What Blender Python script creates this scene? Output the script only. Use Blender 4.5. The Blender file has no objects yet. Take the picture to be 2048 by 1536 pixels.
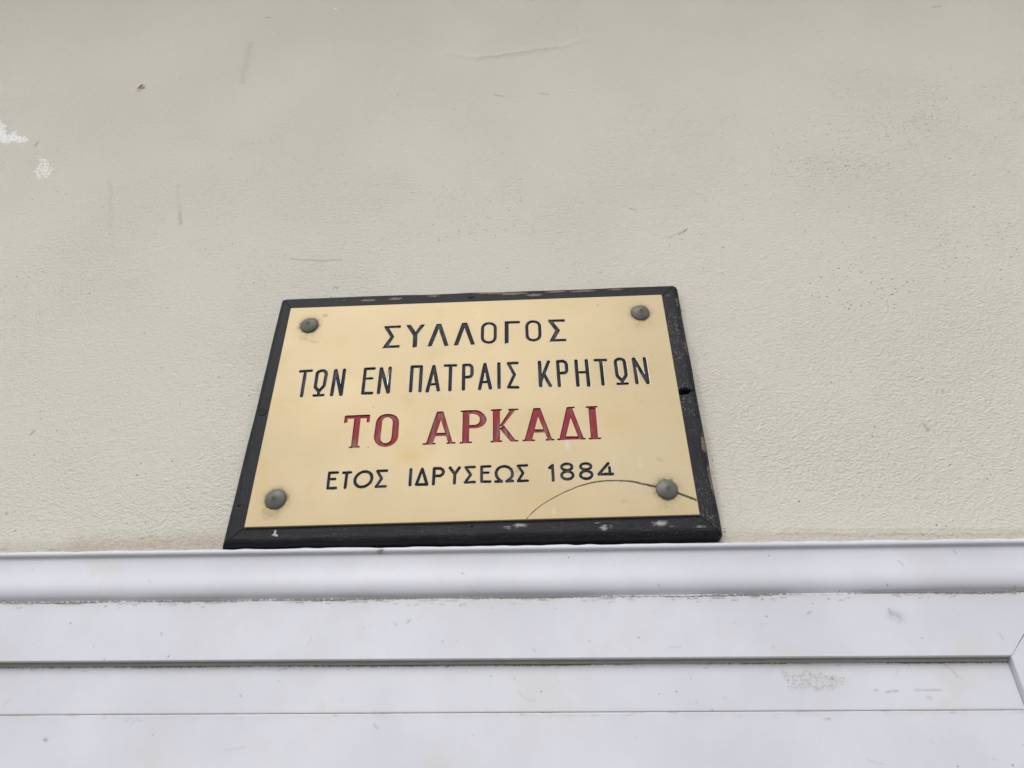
import bpy, math, random
import numpy as np
from mathutils import Matrix, Vector
from mathutils.geometry import delaunay_2d_cdt

# ------------------------------------------------------------------ camera, sky, sun, exposure
S = bpy.context.scene
COL = S.collection
cam_d = bpy.data.cameras.new('camera'); cam = bpy.data.objects.new('camera', cam_d); COL.objects.link(cam)
cam_d.sensor_width = 36; cam_d.lens = 24.434; cam_d.clip_start = .01; cam_d.clip_end = 500
cam.matrix_world = Matrix(((0.999162, 0.021694, 0.0347, 0), (0.040905, -0.55447, -0.831198, -.6),
                           (0.001208, 0.831921, -0.554893, 1.72), (0, 0, 0, 1)))
S.camera = cam
SUN_EL, SUN_AZ = math.radians(44), math.radians(14)          # azimuth: to the left of straight out from the wall
world = bpy.data.worlds.new('World'); S.world = world; world.use_nodes = True
wn = world.node_tree.nodes; wl = world.node_tree.links
bg = wn['Background']; sky = wn.new('ShaderNodeTexSky'); sky.sky_type = 'NISHITA'; sky.sun_disc = False
sky.sun_elevation = SUN_EL; sky.sun_rotation = math.pi + SUN_AZ; sky.air_density = 1.0; sky.dust_density = 3.0; sky.ozone_density = 1.0
hs = wn.new('ShaderNodeHueSaturation'); hs.inputs['Saturation'].default_value = .45     # overcast: a paler sky
wl.new(sky.outputs['Color'], hs.inputs['Color']); wl.new(hs.outputs['Color'], bg.inputs['Color']); bg.inputs['Strength'].default_value = .13
sun_d = bpy.data.lights.new('sun', 'SUN'); sun_d.energy = 1.1; sun_d.angle = math.radians(32); sun_d.color = (1, .97, .92)
sun = bpy.data.objects.new('sun', sun_d); COL.objects.link(sun)
to_sun = Vector((-math.sin(SUN_AZ)*math.cos(SUN_EL), -math.cos(SUN_AZ)*math.cos(SUN_EL), math.sin(SUN_EL)))
sun.rotation_euler = to_sun.to_track_quat('Z', 'Y').to_euler()
sun.location = (-1, -4, 6)
S.view_settings.view_transform = 'Standard'; S.view_settings.look = 'None'; S.view_settings.gamma = 1
S.view_settings.exposure = 0.13

# ------------------------------------------------------------------ helpers
rng = np.random.default_rng(7)
def tag(o, label=None, cat=None, group=None, kind=None):
    if label: o['label'] = label
    if cat: o['category'] = cat
    if group: o['group'] = group
    if kind: o['kind'] = kind
    return o
def empty(name, loc, rot=(0, 0, 0)):
    o = bpy.data.objects.new(name, None); o.empty_display_size = .05; o.location = loc; o.rotation_euler = rot
    COL.objects.link(o); return o
def mesh_obj(name, verts, faces, mats, parent=None, smooth=False, attrs=None, mat_idx=None):
    """verts (n,3) array, faces: (m,4)/(m,3) int array or list of tuples; attrs: name -> n floats"""
    me = bpy.data.meshes.new(name)
    verts = np.asarray(verts, dtype=np.float32)
    if isinstance(faces, np.ndarray):
        m, k = faces.shape
        me.vertices.add(len(verts)); me.vertices.foreach_set('co', verts.ravel())
        me.loops.add(m*k); me.loops.foreach_set('vertex_index', faces.astype(np.int32).ravel())
        me.polygons.add(m); me.polygons.foreach_set('loop_start', np.arange(0, m*k, k, dtype=np.int32))
        me.polygons.foreach_set('loop_total', np.full(m, k, dtype=np.int32))
        me.update(calc_edges=True)
    else:
        me.from_pydata(verts.tolist(), [], faces)
    for mt in (mats if isinstance(mats, (list, tuple)) else [mats]): me.materials.append(mt)
    if mat_idx is not None: me.polygons.foreach_set('material_index', np.asarray(mat_idx, dtype=np.int32))
    me.polygons.foreach_set('use_smooth', np.full(len(me.polygons), smooth, dtype=bool))
    for k, a in (attrs or {}).items():
        me.attributes.new(k, 'FLOAT', 'POINT').data.foreach_set('value', np.asarray(a, dtype=np.float32))
    me.validate(); me.update()
    o = bpy.data.objects.new(name, me); COL.objects.link(o)
    if parent: o.parent = parent
    return o
def grid_faces(nr, nc, flip=False):
    i = np.arange(nr*nc).reshape(nr, nc)
    f = np.stack([i[:-1, :-1], i[:-1, 1:], i[1:, 1:], i[1:, :-1]], -1).reshape(-1, 4)
    return f[:, ::-1].copy() if flip else f
def vnoise(x, z, scale, seed=0):
    """smooth value noise, 0..1; scale = cell size in the units of x, z"""
    r = np.random.default_rng(seed); t = r.random((257, 257))
    u, v = x/scale, z/scale; i, j = np.floor(u).astype(int), np.floor(v).astype(int)
    fu, fv = u-i, v-j; fu = fu*fu*(3-2*fu); fv = fv*fv*(3-2*fv)
    g = lambda a, b: t[(a*57+b*13) % 257, (a*19+b*71) % 257]
    return (g(i, j)*(1-fu)+g(i+1, j)*fu)*(1-fv)+(g(i, j+1)*(1-fu)+g(i+1, j+1)*fu)*fv
def seg_dist(x, z, pts):
    d = np.full(x.shape, 1e9)
    if len(pts) == 1: return np.hypot(x-pts[0][0], z-pts[0][1])
    for (ax, az), (bx, bz) in zip(pts[:-1], pts[1:]):
        dx, dz = bx-ax, bz-az; L = dx*dx+dz*dz+1e-12
        t = np.clip(((x-ax)*dx+(z-az)*dz)/L, 0, 1)
        d = np.minimum(d, np.hypot(x-ax-t*dx, z-az-t*dz))
    return d
def poly_sdf(x, z, pts):
    d = seg_dist(x, z, list(pts)+[pts[0]]); inside = np.zeros(x.shape, bool)
    n = len(pts)
    for k in range(n):
        (ax, az), (bx, bz) = pts[k], pts[(k+1) % n]
        if az == bz: continue
        c = ((az > z) != (bz > z)) & (x < (bx-ax)*(z-az)/(bz-az)+ax)
        inside ^= c
    return np.where(inside, -d, d)
def smooth01(a, lo, hi):
    t = np.clip((a-lo)/(hi-lo), 0, 1); return t*t*(3-2*t)

# ------------------------------------------------------------------ node materials
class NT:
    def __init__(s, name):
        s.m = bpy.data.materials.new(name); s.m.use_nodes = True
        s.n = s.m.node_tree.nodes; s.l = s.m.node_tree.links; s.b = s.n['Principled BSDF']
    def set(s, inp, v):
        if hasattr(v, 'is_output'): s.l.new(v, inp)
        else: inp.default_value = v
    def node(s, t, **kw):
        x = s.n.new(t)
        for k, v in kw.items(): setattr(x, k, v)
        return x
    def math(s, op, a, b=0.0, c=0.0, clamp=False):
        x = s.node('ShaderNodeMath', operation=op, use_clamp=clamp)
        s.set(x.inputs[0], a); s.set(x.inputs[1], b); s.set(x.inputs[2], c); return x.outputs[0]
    def attr(s, name): return s.node('ShaderNodeAttribute', attribute_name=name).outputs['Fac']
    def coord(s, which='Object', scale=(1, 1, 1)):
        m = s.node('ShaderNodeMapping'); s.l.new(s.node('ShaderNodeTexCoord').outputs[which], m.inputs['Vector'])
        m.inputs['Scale'].default_value = scale
        m.inputs['Rotation'].default_value = (.53, .31, .74); m.inputs['Location'].default_value = (3.37, 1.71, 2.93); return m.outputs[0]
    def noise(s, vec, scale, detail=3.0, rough=.5, dist=0.0):
        x = s.node('ShaderNodeTexNoise'); s.set(x.inputs['Vector'], vec); s.set(x.inputs['Scale'], scale)
        s.set(x.inputs['Detail'], detail); s.set(x.inputs['Roughness'], rough); s.set(x.inputs['Distortion'], dist); return x.outputs['Fac']
    def ramp(s, v, lo, hi, smooth=True):
        x = s.node('ShaderNodeMapRange', interpolation_type='SMOOTHSTEP' if smooth else 'LINEAR')
        s.set(x.inputs['Value'], v); s.set(x.inputs['From Min'], lo); s.set(x.inputs['From Max'], hi); return x.outputs[0]
    def mix(s, f, a, b):
        x = s.node('ShaderNodeMix', data_type='RGBA')
        s.set(x.inputs['Factor'], f)
        for i, v in ((6, a), (7, b)): s.set(x.inputs[i], v if hasattr(v, 'is_output') else (*v, 1))
        return x.outputs[2]
    def bump(s, h, dist, strength=1.0, normal=None):
        x = s.node('ShaderNodeBump'); s.set(x.inputs['Height'], h); x.inputs['Distance'].default_value = dist
        s.set(x.inputs['Strength'], strength)
        if normal: s.l.new(normal, x.inputs['Normal'])
        return x.outputs[0]
    def cells(s, v, scale):
        a = s.node('ShaderNodeSeparateXYZ'); s.l.new(s.node('ShaderNodeTexCoord').outputs['Object'], a.inputs[0]); c = s.node('ShaderNodeCombineXYZ')
        s.l.new(a.outputs[0], c.inputs[0]); s.l.new(a.outputs[2], c.inputs[1])
        x = s.node('ShaderNodeTexVoronoi', voronoi_dimensions='2D'); s.l.new(c.outputs[0], x.inputs['Vector']); x.inputs['Scale'].default_value = scale
        return x
    def done(s, color=None, rough=None, metal=None, normal=None, spec=None):
        if color is not None: s.set(s.b.inputs['Base Color'], color if hasattr(color, 'is_output') else (*color, 1))
        if rough is not None: s.set(s.b.inputs['Roughness'], rough)
        if metal is not None: s.set(s.b.inputs['Metallic'], metal)
        if spec is not None: s.set(s.b.inputs['Specular IOR Level'], spec)
        if normal is not None: s.l.new(normal, s.b.inputs['Normal'])
        return s.m

def mat_plaster():
    t = NT('painted_plaster'); v = t.coord('Object'); vs = t.coord('Object', (1, 1, 1.5))
    rough_zone = t.ramp(t.noise(v, 5.5, 3, .55), .36, .66)
    g1 = t.noise(vs, 330, 3, .55); g2 = t.noise(vs, 140, 3, .55); g3 = t.noise(v, 900, 2, .6)
    und = t.noise(v, 14, 2)
    h = t.math('ADD', t.math('MULTIPLY', t.math('SUBTRACT', t.math('ADD', t.math('MULTIPLY', g1, .82), t.math('MULTIPLY', g2, .46)), .64), t.math('MULTIPLY_ADD', rough_zone, .36, .58)),
               t.math('ADD', t.math('MULTIPLY', g3, .13), t.math('MULTIPLY', und, .0)))
    # pin holes, crowded in the pitted zones
    def holes(scale, size, base):
        vo = t.cells(v, scale)
        sep = t.node('ShaderNodeSeparateColor'); t.l.new(vo.outputs['Color'], sep.inputs[0])
        keep = t.math('LESS_THAN', sep.outputs[0], t.math('MULTIPLY_ADD', t.attr('pits'), .55, base))
        rad = t.math('MULTIPLY_ADD', sep.outputs[1], size, size*.35)
        hole = t.ramp(vo.outputs['Distance'], t.math('MULTIPLY', rad, 1.0), t.math('MULTIPLY', rad, .45))
        return t.math('MULTIPLY', hole, keep)
    pit = t.math('MAXIMUM', holes(210, .155, .006), holes(130, .105, .012))
    crack = t.math('MULTIPLY', t.attr('crack'), t.ramp(t.noise(v, 180, 2), .32, .6))
    h = t.math('SUBTRACT', h, t.math('MULTIPLY', t.math('MAXIMUM', pit, crack), .4))
    base = t.mix(t.noise(v, 3.2, 4, .55), (.603, .589, .528), (.613, .600, .539))
    base = t.mix(t.math('MULTIPLY', t.ramp(t.noise(v, 33, 4, .6), .5, .8), .06), base, (.52, .495, .41))
    base = t.mix(t.math('MULTIPLY', pit, .8), base, (.17, .155, .125))
    base = t.mix(t.math('MULTIPLY', crack, .75), base, (.2, .18, .15))
    dn = t.math('MULTIPLY', t.attr('dark'), t.ramp(t.noise(v, 420, 2), .2, .55))
    base = t.mix(dn, base, (.13, .12, .105))
    dust_and_shade = t.math('MULTIPLY', t.attr('dust_and_shade'), t.math('MULTIPLY_ADD', t.noise(v, 260, 3, .6), .9, .15))
    base = t.mix(dust_and_shade, base, (.36, .29, .225))  # real dust, plus the plaque's contact shade painted in the same brown
    base = t.mix(t.math('MULTIPLY', t.attr('brown'), t.ramp(t.noise(v, 300, 2), .35, .6)), base, (.16, .09, .05))
    wn_ = t.noise(v, 330, 3, .65)
    white = t.ramp(t.math('ADD', t.attr('white'), t.math('MULTIPLY', wn_, .6)), .72, .88)
    base = t.mix(white, base, t.mix(t.attr('cream'), t.mix(t.ramp(wn_, .4, .6), (.74, .74, .755), (.95, .95, .95)), t.mix(t.ramp(wn_, .42, .6), (.66, .645, .585), (.90, .89, .85))))
    h = t.math('ADD', h, t.math('MULTIPLY', white, t.math('MULTIPLY_ADD', wn_, .55, -.1)))
    return t.done(base, .82, 0, t.bump(h, .0026, 1.0), .2)

def mat_white():
    t = NT('white_gloss_paint'); v = t.coord('Object')
    base = t.mix(t.ramp(t.noise(v, 9, 5, .6), .3, .7), (.58, .60, .672), (.65, .672, .745))
    base = t.mix(t.math('MULTIPLY', t.ramp(t.noise(v, 17, 4, .65), .5, .78), .5), base, (.58, .57, .545))
    streak = t.ramp(t.noise(t.coord('Object', (60, 60, 5)), 1.0, 3, .6), .55, .9)
    base = t.mix(t.math('MULTIPLY', streak, .32), base, (.6, .58, .54))
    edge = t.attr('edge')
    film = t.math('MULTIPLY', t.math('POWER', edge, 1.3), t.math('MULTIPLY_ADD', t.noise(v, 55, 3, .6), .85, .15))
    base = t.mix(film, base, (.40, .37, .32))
    crumb = t.ramp(t.math('ADD', t.math('MULTIPLY', edge, .75), t.math('MULTIPLY', t.noise(v, 430, 3, .7), .62)), .86, .98)
    base = t.mix(t.math('MULTIPLY', crumb, .85), base, (.085, .075, .062))
    vo = t.cells(v, 75)
    sep = t.node('ShaderNodeSeparateColor'); t.l.new(vo.outputs['Color'], sep.inputs[0])
    speck = t.math('MULTIPLY', t.math('LESS_THAN', sep.outputs[0], .07), t.ramp(vo.outputs['Distance'], t.math('MULTIPLY', sep.outputs[1], .11), t.math('MULTIPLY', sep.outputs[1], .04)))
    base = t.mix(t.math('MULTIPLY', speck, .6), base, (.2, .18, .16))
    mk = t.math('MULTIPLY', t.attr('dark'), t.ramp(t.noise(v, 380, 2), .2, .5))
    base = t.mix(mk, base, (.14, .125, .115))
    sc = t.math('MULTIPLY', t.attr('scuff'), t.ramp(t.noise(v, 620, 3, .7), .42, .6))
    base = t.mix(t.math('MULTIPLY', sc, .5), base, (.30, .28, .26))
    h = t.math('ADD', t.math('MULTIPLY', t.noise(v, 40, 2), .6), t.math('MULTIPLY', t.noise(v, 500, 2), .12))
    h = t.math('ADD', h, t.math('MULTIPLY', crumb, .8))
    r = t.math('MULTIPLY_ADD', t.noise(v, 25, 3), .18, .26); r = t.math('MULTIPLY_ADD', film, .4, r)
    return t.done(base, r, 0, t.bump(h, .0005, .6), .45)

def mat_gasket():
    t = NT('black_rubber'); v = t.coord('Object')
    return t.done(t.mix(t.noise(v, 120, 3), (.30, .295, .28), (.42, .41, .39)), .7)

def mat_wood():
    t = NT('worn_black_paint_on_wood')
    u, s = t.attr('gu'), t.attr('gs')
    c = t.node('ShaderNodeCombineXYZ'); t.l.new(t.math('MULTIPLY', u, .05), c.inputs[0]); t.l.new(t.math('MULTIPLY', s, .9), c.inputs[1]); t.l.new(t.attr('gk'), c.inputs[2])
    c2 = t.node('ShaderNodeCombineXYZ'); t.l.new(t.math('MULTIPLY', u, .28), c2.inputs[0]); t.l.new(t.math('MULTIPLY', s, .45), c2.inputs[1]); t.l.new(t.attr('gk'), c2.inputs[2])
    v = t.coord('Object')
    grain = t.noise(c.outputs[0], 1.6, 4, .65); fleck = t.noise(c2.outputs[0], 2.3, 3, .7)
    base = t.mix(t.noise(v, 30, 4, .6), (.006, .007, .0095), (.019, .021, .028))
    base = t.mix(t.math('MULTIPLY', t.ramp(grain, .5, .74), .6), base, (.07, .072, .08))
    zone = t.ramp(t.noise(v, 22, 2), .4, .65)
    scr = t.math('MULTIPLY', t.ramp(t.math('ADD', fleck, t.math('MULTIPLY', t.attr('wear'), .18)), .69, .75), zone)
    base = t.mix(t.math('MULTIPLY', scr, .65), base, (.34, .31, .28))
    lon = t.math('MULTIPLY', t.ramp(grain, .70, .76), t.ramp(t.noise(v, 15, 2), .48, .6))
    base = t.mix(t.math('MULTIPLY', lon, .5), base, (.30, .25, .21))
    fl = t.ramp(t.math('ADD', t.attr('flake'), t.math('MULTIPLY', t.math('ADD', t.noise(c2.outputs[0], 1.3, 4, .7), t.math('MULTIPLY', grain, .4)), .9)), 1.0, 1.06)
    base = t.mix(fl, base, t.mix(t.noise(c2.outputs[0], 4, 3), (.10, .065, .045), (.31, .235, .19)))
    sm = t.ramp(t.math('ADD', t.attr('smear'), t.math('MULTIPLY', t.math('ADD', grain, t.noise(v, 260, 4, .7)), .55)), 1.0, 1.22)
    base = t.mix(t.math('MULTIPLY', sm, .75), base, (.42, .44, .46))
    base = t.mix(t.attr('splat'), base, (.75, .76, .76))
    base = t.mix(t.attr('pit'), base, (.006, .006, .006))
    h = t.math('ADD', t.math('MULTIPLY', grain, .7), t.math('MULTIPLY', t.noise(v, 300, 2), .3)); h = t.math('SUBTRACT', h, t.math('MULTIPLY', fl, .8))
    return t.done(base, t.math('MULTIPLY_ADD', grain, .3, .42), 0, t.bump(h, .0005, .8), .22)

def mat_brass(bare=False):
    t = NT('bare_cut_brass' if bare else 'satin_brass'); v = t.coord('Object')
    fine = t.noise(t.coord('Object', (18, 1, 260)), 4, 4, .65)
    if bare:
        base = t.mix(t.noise(v, 200, 3), (.55, .49, .40), (.75, .71, .64))
        return t.done(base, .4, .55, t.bump(fine, .0002, .5))
    base = t.mix(t.noise(v, 9, 4, .6), (.494, .406, .252), (.530, .442, .284))
    base = t.mix(t.math('MULTIPLY', t.ramp(t.noise(t.coord('Object', (3, 1, 90)), 6, 4, .65), .45, .8), .09), base, (.385, .305, .19))
    base = t.mix(t.math('MULTIPLY', t.ramp(t.noise(v, 26, 4, .65), .5, .8), .4), base, (.46, .345, .175))
    base = t.mix(t.attr('tarnish'), base, (.48, .32, .10))
    base = t.mix(t.math('MULTIPLY', t.attr('pale'), t.ramp(t.noise(v, 60, 4, .7), .35, .7)), base, (.52, .47, .385))
    gr = t.math('MULTIPLY', t.attr('grime'), t.ramp(t.noise(v, 330, 3, .7), .25, .7))
    base = t.mix(gr, base, (.20, .15, .09))
    vo = t.cells(v, 60)
    sep = t.node('ShaderNodeSeparateColor'); t.l.new(vo.outputs['Color'], sep.inputs[0])
    speck = t.math('MULTIPLY', t.math('LESS_THAN', sep.outputs[0], .05), t.ramp(vo.outputs['Distance'], t.math('MULTIPLY', sep.outputs[1], .08), t.math('MULTIPLY', sep.outputs[1], .03)))
    base = t.mix(t.math('MULTIPLY', speck, .6), base, (.2, .14, .08))
    base = t.mix(t.attr('drip'), base, (.78, .76, .74))
    r = t.math('MULTIPLY_ADD', t.noise(v, 12, 4), .14, .52); r = t.math('MULTIPLY_ADD', t.math('MAXIMUM', gr, t.attr('drip')), .3, r)
    h = t.math('ADD', fine, t.math('MULTIPLY', t.noise(v, 700, 2), .5))
    return t.done(base, r, t.math('MULTIPLY_ADD', t.math('MAXIMUM', t.attr('grime'), t.attr('drip')), -.34, .40), t.bump(h, .00016, .5))

def mat_infill(name, c1, c2, worn, amt):
    t = NT(name); v = t.coord('Object')
    st = t.noise(t.coord('Object', (260, 1, 45)), 1.0, 4, .6)
    base = t.mix(t.noise(v, 90, 3), c1, c2)
    base = t.mix(t.math('MULTIPLY', t.math('MULTIPLY', t.ramp(st, .45, .62), t.ramp(t.noise(v, 28, 2), .36, .58)), amt), base, worn)
    base = t.mix(t.math('MULTIPLY', t.ramp(t.noise(v, 900, 3, .7), .62, .72), .35), base, worn)
    return t.done(base, .5, 0, t.bump(t.noise(v, 420, 3), .0004, .7), .14)

def mat_lead():
    t = NT('weathered_lead_grey'); v = t.coord('Object')
    base = t.mix(t.noise(v, 160, 4, .6), (.125, .124, .112), (.20, .196, .172))
    base = t.mix(t.math('MULTIPLY', t.ramp(t.noise(v, 420, 3), .6, .75), .4), base, (.30, .29, .26))
    return t.done(base, .55, .35, t.bump(t.noise(v, 300, 3), .0005, .6))
def mat_simple(name, c1, c2, scale, rough):
    t = NT(name); v = t.coord('Object')
    return t.done(t.mix(t.noise(v, scale, 5, .6), c1, c2), rough, 0, t.bump(t.noise(v, scale*6, 3), .003, .6))

PLASTER, WHITE, RUBBER, WOOD, BRASS, BARE_BRASS, LEAD = mat_plaster(), mat_white(), mat_gasket(), mat_wood(), mat_brass(), mat_brass(True), mat_lead()
BLACK_FILL = mat_infill('black_letter_paint', (.005, .005, .006), (.014, .0145, .018), (.11, .11, .118), .5)
RED_FILL = mat_infill('red_letter_paint', (.20, .016, .027), (.31, .035, .055), (.20, .17, .175), .6)
CRACK_DARK = mat_simple('dirt_in_crack', (.12, .09, .06), (.30, .25, .18), 300, .9)
PAVING = mat_simple('pavement_concrete', (.20, .19, .175), (.30, .285, .26), 6, .9)

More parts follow.
